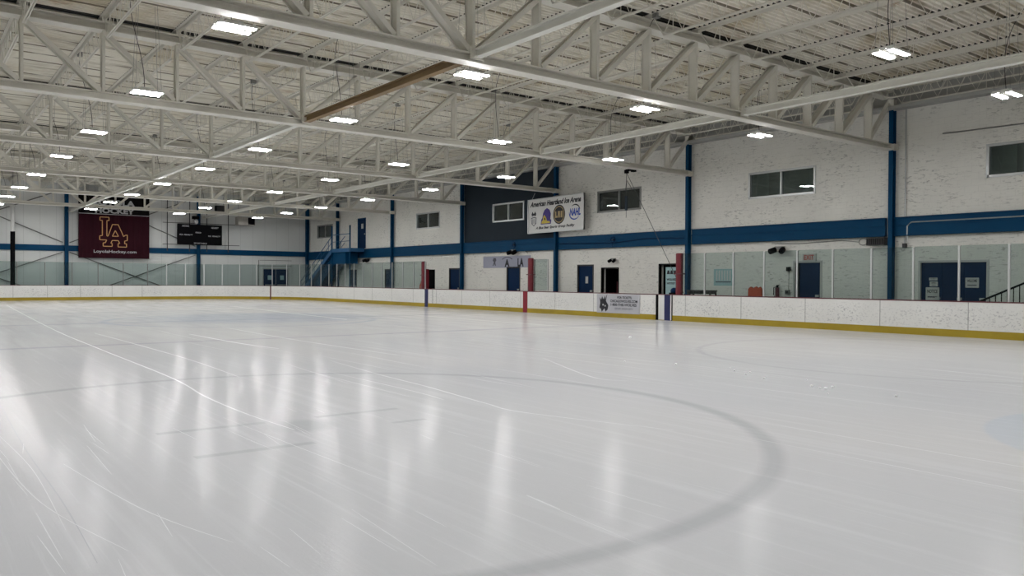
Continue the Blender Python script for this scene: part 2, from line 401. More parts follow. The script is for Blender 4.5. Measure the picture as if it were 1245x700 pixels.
for cx, cy, s in ((1.0,-19.27,.022),(1.01,-20.51,.018),(.77,-20.91,.02),(1.02,-20.81,.016),(.55,-21.4,.02),(.29,-22.36,.024),(.22,-22.53,.018),
                  (.21,-22.62,.026),(.45,-22.58,.022),(.31,-23.55,.02),(1.3,-20.2,.012),(.9,-21.9,.012),(-.2,-22.9,.01),(.6,-18.4,.014),(5.1,-14.2,.04)):
    mb.sphere((cx, cy, s*.5), s, 4, .7)
tag(mb.build('snow_crumbs', M['snow']), 'small white crumbs of snow scattered on the ice at right', 'snow', kind='stuff')

# ------------------------------------------------------------------ dasher boards
def band(off0, off1, z0, z1, pts_n=24, sel=None):
    a, b = path(off0, pts_n), path(off1, pts_n); n = len(a); v = []
    for i in range(n): v += [(*a[i], z0), (*b[i], z0), (*b[i], z1), (*a[i], z1)]
    f = []
    for i in range(n):
        j = (i+1) % n
        if sel and not sel(a[i], a[j]): continue
        for q in range(4): f.append((4*i+q, 4*i+(q+1)%4, 4*j+(q+1)%4, 4*j+q))
    return MB().add(v, f)
boards = empty('dasher_boards', (0, 0, 0), 'white scuffed boards running round the ice with yellow kickplate and dark cap', 'rink boards')
band(0, .12, .19, .955).build('facing', M['boards'], boards)
band(-.012, .12, 0, .20).build('kickplate', M['yellow'], boards, label='yellow kickplate along the foot of the boards')
band(-.01, .16, .955, .985).build('cap_rail', M['maroon'], boards, label='dark maroon cap rail')
WX = W-.004
def stripe(name, y0, y1, mat, z0=0.0, z1=.955, x=W, **t):
    MB().box(x-.016, x+.05, y0, y1, z0, z1).build(name, mat, boards, **t)
stripe('centre_line_stripe', -.16, .16, M['redline'], label='red centre line stripe up the boards')
stripe('blue_line_stripe', 8.50, 8.84, M['blueline'], label='far blue line stripe up the boards')
stripe('blue_line_stripe', -8.72, -8.42, M['blueline'], label='near blue line stripe up the boards')
# the gate beside the near blue stripe is open by a hand's width: dark gaps and a white leaf
gate = MB().box(W-.02, W+.08, -8.42, -8.13, .02, .955).build('gate_leaf', M['white'], boards, label='white edge of the bench gate with no yellow kickplate')
MB().box(W-.02, W+.08, -8.775, -8.72, .02, .955).build('gate_leaf', M['white'], boards)
stripe('gate_gap', -8.13, -8.0, M['black'], 0, .955, W-.006)
stripe('gate_gap', -8.81, -8.775, M['black'], 0, .955, W-.006)
for g in (27.13,):
    dy = g-(L-RC); xx = (W-RC)+math.sqrt(RC*RC-dy*dy)
    a = math.atan2(dy, xx-(W-RC))
    mb = MB(); r0 = RC-.015; c = (W-RC, L-RC)
    p = [(c[0]+r*math.cos(a+d), c[1]+r*math.sin(a+d)) for r in (r0, RC+.03) for d in (-.006, .006)]
    mb.add([(q[0], q[1], z) for q in p for z in (0, .955)], [(0,1,3,2),(4,6,7,5),(0,4,5,1),(2,3,7,6),(0,2,6,4),(1,5,7,3)])
    mb.build('goal_line_stripe', M['maroon'], boards)
seam = MB()
for y in [-26.5+2.44*i for i in range(22)]:
    if abs(y) < 20.5 and abs(y+8.3) > .6: seam.box(W-.003, W+.02, y-.008, y+.008, .2, .95)
for i in range(-3, 4): seam.box(i*1.9-.4-.01, i*1.9-.4+.01, L-.003, L+.02, .2, .95)
seam.build('panel_seam', M['grey'], boards, kind='stuff')
MB().box(W-.003, W+.02, 8.02, 8.07, 0, .955).build('panel_seam', M['grey'], boards)
# advert on the boards
ad = empty('board_advert', (W, -5.96, 0), 'silver ticket advert with a wolf head on the white boards', 'advert')
child(MB().box(W-.02, W-.012, -7.165, -4.765, .175, .935), 'advert_sheet', M['board_ad'], ad)
AX = W-.021
text('FOR TICKETS:', (AX, -5.95, .76), RIGHTWALL, .80, .10, M['ink'], ad, .03)
text('CHICAGOWOLVES.COM', (AX, -5.55, .61), RIGHTWALL, 1.50, .11, M['ink'], ad, .03)
text('1-800-THE-WOLVES', (AX, -5.58, .465), RIGHTWALL, 1.42, .11, M['ink'], ad, .03)
text('GROUPS  SEASON SEATS', (AX, -5.80, .33), RIGHTWALL, 1.0, .07, M['inkgrey'], ad, .0)
mb = MB(); R_, U_ = RIGHTWALL
mb.prism([(0,.10),(.05,.30),(.02,.55),(.10,.44),(.16,.60),(.22,.46),(.34,.62),(.32,.44),(.46,.70),(.38,.40),(.52,.22),(.48,.05),(.36,-.04),(.30,.10),(.22,.02),(.14,-.05),(.10,.06)],
         (AX, -4.92, .26), R_, U_, .004)
child(mb, 'wolf_head', M['ink'], ad)
mb = MB(); mb.prism([(.0,.0),(.14,.05),(.17,.12),(.06,.15)], (AX, -4.86, .25), R_, U_, .004); mb.disc((.22,.24),.04,(AX,-4.92,.26),R_,U_,.003,.004,10); mb.disc((.34,.20),.035,(AX,-4.92,.26),R_,U_,.003,.004,10)
child(mb, 'wolf_face', M['letter'], ad)

# ------------------------------------------------------------------ right wall with its openings
FX = XW+.16                                                         # face of the block wall
wins = [(-21.06,-18.31),(-12.57,-9.77),(-4.06,-1.31),(4.31,7.05),(12.57,15.31),(27.72,30.45)]
WZ0, WZ1 = 4.70, 5.66
doors = [(-18.34,-16.33,2.14),(-12.83,-11.77,2.20),(-6.22,-5.20,2.18),(-2.68,-1.62,2.05),(-1.01,.04,2.20),(4.64,5.73,2.15),(10.38,11.44,2.13),(18.49,19.41,2.13),(23.71,24.64,2.13)]
hid = (22.32,23.47,3.68,5.80)
opens = [(a, b, WZ0, WZ1) for a, b in wins] + [(a, b, -.04, h) for a, b, h in doors] + [hid]
def wallgrid(u0, u1, z0, z1, ops, put):
    us = sorted({u0, u1, *[o[0] for o in ops if u0 < o[0] < u1], *[o[1] for o in ops if u0 < o[1] < u1]})
    for i in range(len(us)-1):
        a, b = us[i], us[i+1]; m = (a+b)/2
        hs = sorted([(o[2], o[3]) for o in ops if o[0] < m < o[1]]); z = z0
        for h0, h1 in hs:
            if h0 > z: put(a, b, z, h0)
            z = max(z, h1)
        if z < z1: put(a, b, z, z1)
mb = MB(); wallgrid(YN, YE, -.04, 3.2, [(a,b,c,min(d,3.2)) for a,b,c,d in opens if c < 3], lambda a, b, c, d: mb.box(FX, FX+.25, a, b, c, d))
wallgrid(YN, YE, 3.2, DECK+.05, [o for o in opens if o[2] > 3] + [(1.55,9.9,3.2,7.35)], lambda a, b, c, d: mb.box(FX, FX+.25, a, b, c, d))
mb.build('wall_right', M['block'], kind='structure')
mb = MB(); wallgrid(1.55, 9.9, 3.2, 7.35, [(4.31,7.05,WZ0,WZ1)], lambda a, b, c, d: mb.box(FX-.005, FX+.25, a, b, c, d))
mb.build('wall_right_navy_bay', M['navy'], kind='structure', label='dark navy painted bay of the right wall')
MB().box(XL-.3, XW+.6, YE, YE+.25, -.04, DECK+.05).build('wall_end', M['siding'], kind='structure')
MB().box(XL-.3, XL, YN, YE, -.04, DECK+.05).build('wall_left', M['siding'], kind='structure')
MB().box(XL-.3, XW+.6, YN-.25, YN, -.04, DECK+.05).build('wall_near', M['siding'], kind='structure')

MB().box(15.88, FX, YN, YE, 7.16, 7.22).box(FX-.02, FX, YN, YE, 7.22, DECK).box(15.88, 15.91, YN, YE, 7.22, 7.27).build('trim_4', M['grey2'], kind='structure', label='grey ledger angle with painted-in wall shade along the top of the right wall')  # ledger angle; grey sheet above it paints in the dimmer light up there
# windows
for i, (a, b) in enumerate(wins):
    fr = MB(); t = .05; x0, x1 = FX-.03, FX+.12
    fr.box(x0, x1, a-.03, a+t, WZ0-.03, WZ1+.03).box(x0, x1, b-t, b+.03, WZ0-.03, WZ1+.03).box(x0, x1, a, b, WZ0-.03, WZ0+t).box(x0, x1, a, b, WZ1-t, WZ1+.03)
    fr.box(x0+.02, x1, (a+b)/2-.03, (a+b)/2+.03, WZ0, WZ1)
    o = fr.build('window_%d' % (i+1), M['alu'] if i not in (2,5) else M['grey'], kind='structure')
    MB().box(FX+.06, FX+.066, a+t, b-t, WZ0+t, WZ1-t).build('pane', M['window'], o)
    m = (a+b)/2
    r = MB().box(FX+.9, FX+.95, a-.3, b+.3, WZ0-.5, WZ1+.3).box(FX+.25, FX+.95, a-.35, a-.3, WZ0-.5, WZ1+.3).box(FX+.25, FX+.95, b+.3, b+.35, WZ0-.5, WZ1+.3).box(FX+.25, FX+.95, a-.3, b+.3, WZ1+.25, WZ1+.3).box(FX+.25, FX+.95, a-.3, b+.3, WZ0-.5, WZ0-.45)
    r.build('room_behind', M['room'] if i not in (2,5) else M['black'], o)
    if i in (0, 1, 3, 4):
        MB().box(FX+.14, FX+.16, m+.02, m+.62, WZ0+t, WZ1-t).build('blind', M['grey'], o)

# doors
def door(i, a, b, h, leafmat, leaves=1, frame=M['dark'], z0=-.04):
    fr = MB(); x0, x1 = FX-.02, FX+.14
    fr.box(x0, x1, a-.05, a+.02, z0, h+.05).box(x0, x1, b-.02, b+.05, z0, h+.05).box(x0, x1, a, b, h-.02, h+.05)
    o = fr.build('door_%d' % i, frame, kind='structure')
    w_ = (b-a-.04)/leaves
    for q in range(leaves):
        u = a+.02+w_*q
        lf = MB().box(FX+.05, FX+.09, u+.004, u+w_-.004, z0+.01, h-.02).build('leaf', leafmat, o)
        MB().box(FX, FX+.05, u+.06, u+.20, .98+z0, 1.06+z0).build('handle', M['alu'], lf)
    return o
d = door(1, *doors[0], M['bluedoor'], 3, M['offwhite'])
MB().box(FX+.10, FX+.14, doors[0][0]+.3, doors[0][1]-.3, 0, 2.1).build('backing', M['black'], d)
d = door(2, *doors[1], M['bluedoor'], 1, M['offwhite']); 
MB().box(FX+.02, FX+.045, -11.97, -11.80, 0, 2.15).build('dark_sidelight', M['black'], d)
# open doorways: dark recess behind
def recess(i, a, b, h, mat=M['black']):
    fr = MB(); x0, x1 = FX-.02, FX+.14
    fr.box(x0, x1, a-.05, a, -.04, h+.05).box(x0, x1, b, b+.05, -.04, h+.05).box(x0, x1, a, b, h, h+.05)
    o = fr.build('door_%d' % i, M['black'], kind='structure')
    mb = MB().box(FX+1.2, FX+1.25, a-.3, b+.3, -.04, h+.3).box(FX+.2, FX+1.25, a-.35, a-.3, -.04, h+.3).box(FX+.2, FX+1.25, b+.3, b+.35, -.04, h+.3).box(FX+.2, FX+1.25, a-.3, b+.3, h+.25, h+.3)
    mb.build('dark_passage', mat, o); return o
d = recess(3, *doors[2])
lf = MB().box(FX-.01, FX+.03, -6.20, -5.55, 0, 2.08).build('glazed_leaf', M['poster'], d, label='pale glazed door leaf with dark emblem and lettering')
def part_text(s, o, bs, wd, ht, mat, par, bold=0, **kw): return text(s, o, bs, wd, ht, mat, par, bold, **kw)
mb = MB()
for q in range(3): mb.prism([(q*.18,0),(q*.18+.17,0),(q*.18+.13,.16),(q*.18+.04,.16)], (FX-.012,-5.62,1.78), R_, U_, .004)
mb.build('door_print', M['ink'], lf)
text('WOLVES', (FX-.012,-5.62,1.50), RIGHTWALL, .5, .10, M['ink'], lf, .03, name='door_print')
text('HOCKEY', (FX-.012,-5.64,1.34), RIGHTWALL, .45, .09, M['ink'], lf, .03, name='door_print')
d = recess(4, *doors[3]); MB().box(FX+.8, FX+.85, -2.5, -1.8, .0, 1.45).build('vending_front', M['maroon'], d)
d = door(5, *doors[4], M['bluedoor']); MB().box(FX+.035, FX+.05, -.62, -.45, 1.35, 1.68).build('notice', M['offwhite'], d)
d = door(6, *doors[5], M['bluedoor']); d = door(7, *doors[6], M['bluedoor'])
d = door(8, *doors[7], M['bluedoor']); d = door(9, *doors[8], M['bluedoor'])
d = door(10, *hid[:2], hid[3], M['bluedoor'], 1, M['blue'], hid[2]); MB().box(FX+.03, FX+.05, 22.75, 23.05, 5.1, 5.45).build('notice', M['offwhite'], d)
# end wall doors
fr = MB().box(12.5, 12.6, YE-.05, YE+.02, 0, 2.33).box(14.6, 14.7, YE-.05, YE+.02, 0, 2.33).box(12.6, 14.6, YE-.05, YE+.02, 2.24, 2.33)
d = fr.build('door_11', M['offwhite'], kind='structure')
for u in (12.62, 13.62):
    lf = MB().box(u, u+.96, YE-.04, YE, 0, 2.23).build('leaf', M['bluedoor'], d)
    MB().box(u+.32, u+.62, YE-.05, YE-.04, 1.4, 1.75).build('vision_pane', M['poster'], lf)
    MB().box(u+.1, u+.86, YE-.09, YE-.04, .98, 1.04).build('push_bar', M['alu'], lf)
fr = MB().box(12.3, 14.9, YE-.03, YE, 2.46, 2.50).box(12.3, 14.9, YE-.03, YE, 2.9, 2.94).box(12.2, 12.26, YE-.03, YE, 0, 2.94)
fr.build('trim_1', M['grey'], kind='structure')

# blue bands and columns
mb = MB()
for k_ in range(-2, 6):
    a, b = Y0+BAY*k_+.13, min(Y0+BAY*(k_+1)-.13, YE)
    mb.box(XW+.02, FX, max(a, YN), b, 3.01, 3.63)
    mb.box(XW-.03, FX, max(a, YN), b, 3.01, 3.04).box(XW-.03, FX, max(a, YN), b, 3.60, 3.63).box(XW-.005, XW+.03, max(a, YN), b, 3.36, 3.40)
mb.build('trim_2', M['blue'], kind='structure', label='blue steel band along the right wall')
MB().box(XL, XW, YE-.12, YE, 3.27, 3.66).build('trim_3', M['blue'], kind='structure', label='blue steel band along the end wall')
colproto = None; cn = 0
cys = [-23.78, -15.47, -6.90, 1.50, 9.88, 18.17, 26.50]
names = {-23.78:'blue steel column on the right wall beyond the right edge', -15.47:'blue steel column carrying the nearest big truss on the right wall',
 -6.90:'blue steel column beside the near red pad on the right wall', 1.50:'blue steel column behind the white arena sign', 9.88:'blue steel column at the left edge of the navy wall bay',
 18.17:'blue steel column between the navy bay and the blue stairs', 26.50:'blue steel column rising behind the blue stair landing'}
for y in cys:
    c = empty('steel_column', (XW-.02, y, 0), names[y], 'column', 'steel columns along the right wall')
    mb = MB(); mb.box(-.10,-.086,-.075,.075,-.04,7.15).box(.086,.10,-.075,.075,-.04,7.15).box(-.086,.086,-.009,.009,-.04,7.15)
    mb.build('shaft', M['blue'], c)
    MB().box(-.12,.12,-.10,.10,7.15,7.50).build('cap', M['steel'], c)
    MB().box(-.14,.14,-.14,.14,HC-.02,HC+.18).build('connection_plate', M['steel'], c)
    MB().box(-.20,.16,-.20,.20,-.04,0).build('base_plate', M['dark'], c)
for x, lb in ((-9.58,'blue steel column of the end wall left of the banner, out at the edge'), (-.98,'blue steel column of the end wall just left of the maroon banner'), (7.62,'blue steel column of the end wall below the scoreboard'), (XW-.02,'dark blue steel column in the far right corner')):
    c = empty('steel_column', (x, YE-.28, 0), lb, 'column', 'steel columns along the end wall')
    mb = MB(); mb.box(-.11,-.096,-.12,.12,-.04,6.05).box(.096,.11,-.12,.12,-.04,6.05).box(-.096,.096,-.012,.012,-.04,6.05)
    mb.build('shaft', M['blue'], c)
    MB().box(-.11,.11,-.12,.12,6.05,7.5).build('upper_shaft', M['blue'], c)
    MB().box(-.24,.24,-.2,.2,-.04,0).build('base_plate', M['dark'], c)
c = empty('drain_pipe', (-4.14, 31.3, 0), 'vertical pipe, white above and black below, standing left of the end wall banner', 'pipe')
MB().tube([(0,0,-.04),(0,0,4.42)], .135, 12).build('lower_sleeve', M['black'], c)
MB().tube([(0,0,4.42),(0,0,6.1)], .12, 12).build('pipe', M['white'], c)
MB().tube([(0,0,6.0),(0,0,6.12)], .17, 12).build('collar', M['white'], c)

# bracing cables of the end wall
def cable(p, q, lb, r=.035):
    c = MB().tube([p, q], r, 6).build('bracing_rod', M['dim']); tag(c, lb, 'bracing rod', 'diagonal bracing rods on the end wall'); return c
yb = YE-.19
for x0, x1, nm in ((-9.42,-1.14,'left of the banner'), (-.82,7.46,'between the banner column and the scoreboard column')):
    cable((x0+.05,yb,7.4), (x1-.05,yb,3.85), 'upper grey bracing rod falling to the right, %s' % nm)
    cable((x0+.05,yb+.09,3.85), (x1-.05,yb+.09,7.4), 'upper grey bracing rod rising to the right, %s' % nm)
    cable((x0+.05,yb,0.0), (x1-.05,yb,3.20), 'lower grey bracing rod rising to the right, %s' % nm)
    cable((x0+.05,yb+.09,3.20), (x1-.05,yb+.09,0.0), 'lower grey bracing rod falling to the right, %s' % nm)

# ------------------------------------------------------------------ roof deck
mb = MB(); prof = []; y = YN-.2; PT = .1525
while y < YE+.3:
    prof += [(y, DECK), (y+.050, DECK), (y+.062, DECK+.052), (y+.140, DECK+.052)]; y += PT
v = [(x, a, b) for x in (XL-.3, XW+.6) for a, b in prof]; n = len(prof)
mb.add(v, [(i, i+1, n+i+1, n+i) for i in range(n-1)])
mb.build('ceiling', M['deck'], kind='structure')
MB().box(XL-.3, XW+.6, YN-.3, YE+.3, DECK+.12, DECK+.2).build('roof_top', M['grey'], kind='structure')

# ------------------------------------------------------------------ trusses
TOPB, TOPT = 7.53, 7.75
KV = range(-9, 10)
def make_truss(y, lb):
    t = empty('roof_truss', (XC, y, HC), lb, 'roof truss', 'white steel roof trusses spanning the hall')
    x0, x1 = XL-XC+.05, XW-XC-.12
    mb = MB(); mb.ibar((x0,0,.095), (x1,0,.095), .32, .19, .028)
    mb.build('bottom_chord', M['steel'], t)
    mb = MB(); mb.ibar((x0,0,(TOPB+TOPT)/2-HC), (x1,0,(TOPB+TOPT)/2-HC), .36, .22, .026)
    mb.build('top_chord', M['steel'], t)
    h0, h1 = .19, TOPB-HC
    vp = MB(); vp.box(-.034,.034,-.13,-.115,h0,h1).box(-.034,.034,.115,.13,h0,h1).box(-.008,.008,-.115,.115,h0,h1)
    v0 = None
    for k_ in KV:
        if v0 is None: v0 = vp.build('vertical', M['steel'], t); o = v0
        else: o = v0.copy(); COL.objects.link(o); o.parent = t
        o.location = (k_*PAN, 0, 0)
    def dia(sg):
        d_ = MB(); d_.bar((0,0,h0+.02), (sg*(PAN-.08),0,h1-.02), .25, .016, (0,0,1))
        for e in (-.13, .13): d_.bar((0,e,h0+.02), (sg*(PAN-.08),e,h1-.02), .016, .105, (0,0,1))
        return d_
    dp, dn = dia(1), dia(-1)
    a0 = dp.build('diagonal', M['steel'], t, (0.07,0,0)); b0 = dn.build('diagonal', M['steel'], t, (-.07,0,0))
    for k_ in range(1, 9):
        for src, s in ((a0, 1), (b0, -1)):
            o = src.copy(); COL.objects.link(o); o.parent = t; o.location = (s*(k_*PAN+.07), 0, 0)
    dl = MB(); dl.bar((0,0,h0+.02), (PAN*.78,0,h1-.02), .12, .12, (0,1,0)); dl.build('diagonal', M['steel'], t, (9*PAN+.07,0,0))
    return t
tl = {-1:'white roof truss overhead just beyond the top edge of the view', 0:'nearest white roof truss, crossing the top of the picture to the first blue column',
      1:'second white roof truss, meeting the blue column by the near red pad', 2:'third white roof truss, ending behind the white arena sign',
      3:'fourth white roof truss, ending at the left edge of the navy wall', 4:'fifth white roof truss, ending between the navy wall and the stairs', 5:'farthest white roof truss, in front of the end wall'}
t0 = make_truss(Y0, tl[0])
for k_ in (-1, 1, 2, 3, 4, 5):
    y = Y0+BAY*k_ if k_ < 5 else 26.60
    dup(t0, (XC, y, HC), tl[k_])

# bracing beams between the bottom chords
def brace(x0, y0, x1, y1, mat, lb, a=.16, b=.175, z=HC+.05):
    o = empty('bracing_beam', ((x0+x1)/2, (y0+y1)/2, z), lb, 'roof beam', 'long beams tying the trusses together at their bottom chords')
    p = Vector(((x0-x1)/2, (y0-y1)/2, .12)); q = -p; q.z = .12
    MB().ibar(p, q, a, b, .025).build('beam', mat, o)
    mb = MB()
    for e in (p, q): mb.box(e.x-.16, e.x+.16, e.y-.03, e.y+.03, 0, .25)
    mb.build('end_plate', M['steel'], o); return o
nm = ['nearest','second','third','fourth','fifth','farthest']
ys = [Y0+BAY*k_ for k_ in range(-1, 5)]+[26.60, YE-.1]
for bx, side in ((XC+.05, 'left'), (8.05, 'right')):
    for i in range(7):
        rust = side == 'left' and i == 1
        nmm = ('running out of the top of the picture to the nearest truss' if i == 0 else 'from the %s to the %s truss' % (nm[i-1], nm[i])) if i < 6 else 'from the farthest truss to the end wall'
        lb = ('brown unpainted beam %s' if rust else 'white beam of the '+side+' line %s') % nmm
        brace(bx, ys[i]+.17, bx, ys[i+1]-.17, M['rusty'] if rust else M['brace'], lb)

# ------------------------------------------------------------------ open-web joists
def joist_meshes(Lg, sx=1.0):
    top = MB(); bot = MB(); web = MB(); zt, zb = DECK-.035, DECK-.60
    for s in (-1, 1):
        top.box(s*.05-.042, s*.05+.042, .02, Lg-.02, zt+.025, zt+.035).box(s*.012-.004, s*.012+.004, .02, Lg-.02, zt-.05, zt+.03)
        bot.box(s*.024-.016, s*.024+.016, .55, Lg-.55, zb, zb+.008).box(s*.013-.003, s*.013+.003, .55, Lg-.55, zb, zb+.04)
    top.box(-.06, .06, .0, .22, TOPT, zt+.03).box(-.06, .06, Lg-.22, Lg, TOPT, zt+.03)
    n = 13; st = (Lg-1.1)/n; y = .55
    web.bar((0,.2,zt), (0,.55,zb+.02), .022, .022)
    for i in range(n):
        web.bar((0,y,zb+.02), (0,y+st/2,zt), .013, .013); web.bar((0,y+st/2,zt), (0,y+st,zb+.02), .013, .013)
        if i % 2 == 0: web.bar((0,y+st/2,zb+.02), (0,y+st/2,zt), .014, .014)
        y += st
    web.bar((0,Lg-.55,zb+.02), (0,Lg-.2,zt), .022, .022)
    return top, web, bot
bays = [(-23.78,-15.36)] + [(Y0+BAY*k_, Y0+BAY*(k_+1)) for k_ in range(0, 4)] + [(Y0+BAY*4, 26.60), (26.60, YE)]
bayn = ['before the nearest truss','between nearest and second trusses','between second and third trusses','between third and fourth trusses',
        'between fourth and fifth trusses','between fifth and farthest trusses','last bay at the end wall']
ks = [9.62]+list(range(9, -6, -1))
cache = {}
for bi, (a, b) in enumerate(bays):
    for ji, k_ in enumerate(ks):
        x = XC+k_*PAN if k_ != 9.62 else 15.78
        Lg = round(b-a, 2)
        pos_ = 'against the right wall' if ji == 0 else '%s from the right wall' % ORD[ji+1]
        lb = '%s roof joist %s, %s' % ('Last' if 0 else 'open-web', pos_, bayn[bi])
        gp = 'roof joists, '+bayn[bi]
        if Lg not in cache:
            j = empty('roof_joist', (x, a, 0), lb, 'roof joist', gp); top, web, bot = joist_meshes(Lg)
            top.build('top_chord', M['steel'], j); web.build('web', M['steel'], j); bot.build('bottom_chord', M['steel'], j); cache[Lg] = j
        else: dup(cache[Lg], (x, a, 0), lb, gp)

# ------------------------------------------------------------------ lamps
LY = [-27.3,-21.1,-14.85,-8.75,-2.45,3.55,9.95,15.95,21.3,27.0]
LX = [-10.6,-5.35,-.38,4.9,10.2]
LZ = 5.78
def make_lamp(lb):
    t = empty('high_bay_lamp', (0,0,LZ), lb, 'lamp', 'white high bay lamps hanging in rows')
    mb = MB()
    for s in (-1, 1): mb.box(-.33,.33,s*.15-.065,s*.15+.065,.005,.05)
    mb.box(-.30,-.26,-.2,.2,.05,.08).box(.26,.30,-.2,.2,.05,.08).box(-.14,.14,-.07,.07,.05,.13)
    mb.build('housing', M['cream'], t)
    for s in (-1, 1): MB().box(-.31,.31,s*.15-.05,s*.15+.05,-.004,.005).build('diffuser', M['lamp'], t)
    mb = MB()
    for sx in (-1, 1):
        for sy in (-1, 1): mb.tube([(sx*.28,sy*.17,.08),(sx*.20,sy*.10,DECK-LZ-.0)], .0035, 4)
    mb.build('hanger_wires', M['grey'], t)
    mb = MB(); h = DECK-LZ; pts = []
    for i in range(13):
        u = i/12; pts.append((-.5*math.sin(u*1.9)*u-.05, .1*math.sin(u*3)-.85*u*u, .12+(h-.14)*u**.8))
    mb.tube(pts, .008, 5); mb.build('power_cord', M['dark'], t)
    MB().box(pts[-1][0]-.07, pts[-1][0]+.07, pts[-1][1]-.07, pts[-1][1]+.07, h-.12, h-.0).build('junction_box', M['grey'], t)
    return t
rows = ['behind the camera','nearest','second','third','fourth','fifth','sixth','seventh','eighth','farthest']
colsn = ['leftmost line','second line from the left','middle line','second line from the right','line nearest the right wall']
l0 = None
for i, y in enumerate(LY):
    for j, x in enumerate(LX):
        lb = 'lit two-strip lamp in the %s, %s row' % (colsn[j], rows[i])
        dx = -.1*(i/9.0) if j < 3 else 0
        if l0 is None: l0 = make_lamp(lb); l0.location = (x, y, LZ)
        else: dup(l0, (x, y+(.35 if j == 4 and 1 < i < 9 else 0), LZ), lb)

# ------------------------------------------------------------------ glass panels round the rink
GZ0, GZ1 = .985, 2.50
def gpanel(p, q, lb, gp, post=True, pm='alu'):
    """one sheet from p to q with the post that holds its first edge"""
    p, q = Vector((*p, 0)), Vector((*q, 0)); d = q-p; n = Vector((d.y, -d.x, 0)).normalized()
    t = empty('glass_panel', (p.x, p.y, GZ0), lb, 'rink glass', gp)
    dd = d.normalized()
    MB().bar(dd*.03+Vector((0,0,(GZ1-GZ0)/2)), d-dd*.035+Vector((0,0,(GZ1-GZ0)/2)), .012, GZ1-GZ0).build('pane', M['pane'], t)
    if post:
        MB().bar((0,0,0), (0,0,GZ1-GZ0-.02), .045, .05, tuple(dd)).build('post', M[pm], t)
    return t
OFF = .06
# right side: from the near blue line towards the camera
ysr = [-9.02]+[-10.25-1.237*i for i in range(0, 10)]
for i in range(len(ysr)-1):
    gpanel((W+OFF, ysr[i+1]), (W+OFF, ysr[i]), 'clear glass panel on the near right boards, %s from the near red pad' % ORD[i+1], 'glass panels on the near right boards')
# right side far part, corner and end
def along(s):      # s metres from (W, 8.9) up the side, round the corner, along the end
    o = OFF; a = L-RC-8.9
    if s <= a: return (W+o, 8.9+s)
    s -= a; arc = (RC+o)*math.pi/2
    if s <= arc:
        t = s/(RC+o); return (W-RC+(RC+o)*math.cos(t), L-RC+(RC+o)*math.sin(t))
    s -= arc; return (W-RC-s, L+o)
s = 0; i = 0
tot = (L-RC-8.9)+(RC+OFF)*math.pi/2
while s < tot+15:
    st = 1.237 if s < tot else 1.55
    i += 1
    where = 'far right boards' if s < L-RC-8.9 else ('far corner boards' if s < tot else 'end boards')
    if s < L-RC-8.9: num = i; base_i = i
    elif s < tot: num = i-base_i; base_c = i
    else: num = i-base_c
    gpanel(along(s), along(s+st), 'clear glass panel on the %s, %s counted leftward' % (where, ORD[num]), 'glass panels on the '+where, True, 'dim' if s >= tot else 'alu')
    s += st
# glass between the benches
gp = gpanel((W+1.55, .24), (W+1.55, 1.24), 'clear glass panel standing behind the benches beside the centre red pad', None)
MB().box(0-.02,.02,-.02,.02,-GZ0,GZ1-GZ0).build('post', M['dark'], gp, (0,1.0,0))
if 'group' in gp: del gp['group']

# red pads on the glass ends
def pad(y, z0, z1, lb, wd=.30):
    c = empty('post_pad', (W+.12, y, z0), lb, 'padding')
    mb = MB(); n = 10
    pts = [(.13*math.cos(k*math.tau/n), wd/2*math.sin(k*math.tau/n)) for k in range(n)]
    v = [(a, b, z) for z in (0, z1-z0-.03) for a, b in pts] + [(a*.8, b*.8, z1-z0) for a, b in pts]
    f = [tuple(range(n))[::-1], tuple(range(2*n, 3*n))] + [(r*n+k, r*n+(k+1)%n, (r+1)*n+(k+1)%n, (r+1)*n+k) for r in (0, 1) for k in range(n)]
    mb.add(v, f); mb.build('cover', M['red'], c)
    MB().box(-.04,.04,-.03,.03,0,z1-z0-.05).build('post', M['alu'], c)
    MB().box(-.135,.135,-.17,.17,(z1-z0)*.5-.02,(z1-z0)*.5+.02).build('strap', M['maroon'], c)
    return c
pad(-9.03, .985, 2.52, 'tall dark red pad on the glass end beside the near blue line')
pad(-.24, .985, 2.50, 'tall dark red pad standing above the centre line')
farpad = pad(9.16, .985, 2.48, 'tall dark red pad at the far blue line with orange gear beside it')
MB().box(-.02,.12,-.34,.14,0,1.08).build('lower_cover', M['red'], farpad); MB().box(.14,.50,-.36,-.28,0,1.06).build('dark_panel', M['black'], farpad)
c = empty('gear_bag', (W+.62, 9.75, .485), 'orange red equipment bag heaped beside the far red pad', 'bag')
mb = MB(); mb.sphere((0,0,.55), .38, 8, 1.15).sphere((-.05,-.25,.80), .22, 7, 1.0); mb.build('bag', M['orange'], c); MB().box(-.3,.3,-.3,.3,-.52,.25).build('crate', M['dark'], c)
mb = MB(); mb.tube([(-.3,-.2,.6),(-.3,-.1,1.0),(-.2,.1,1.02),(-.25,.25,.6)], .02, 6); mb.build('strap', M['red'], c)

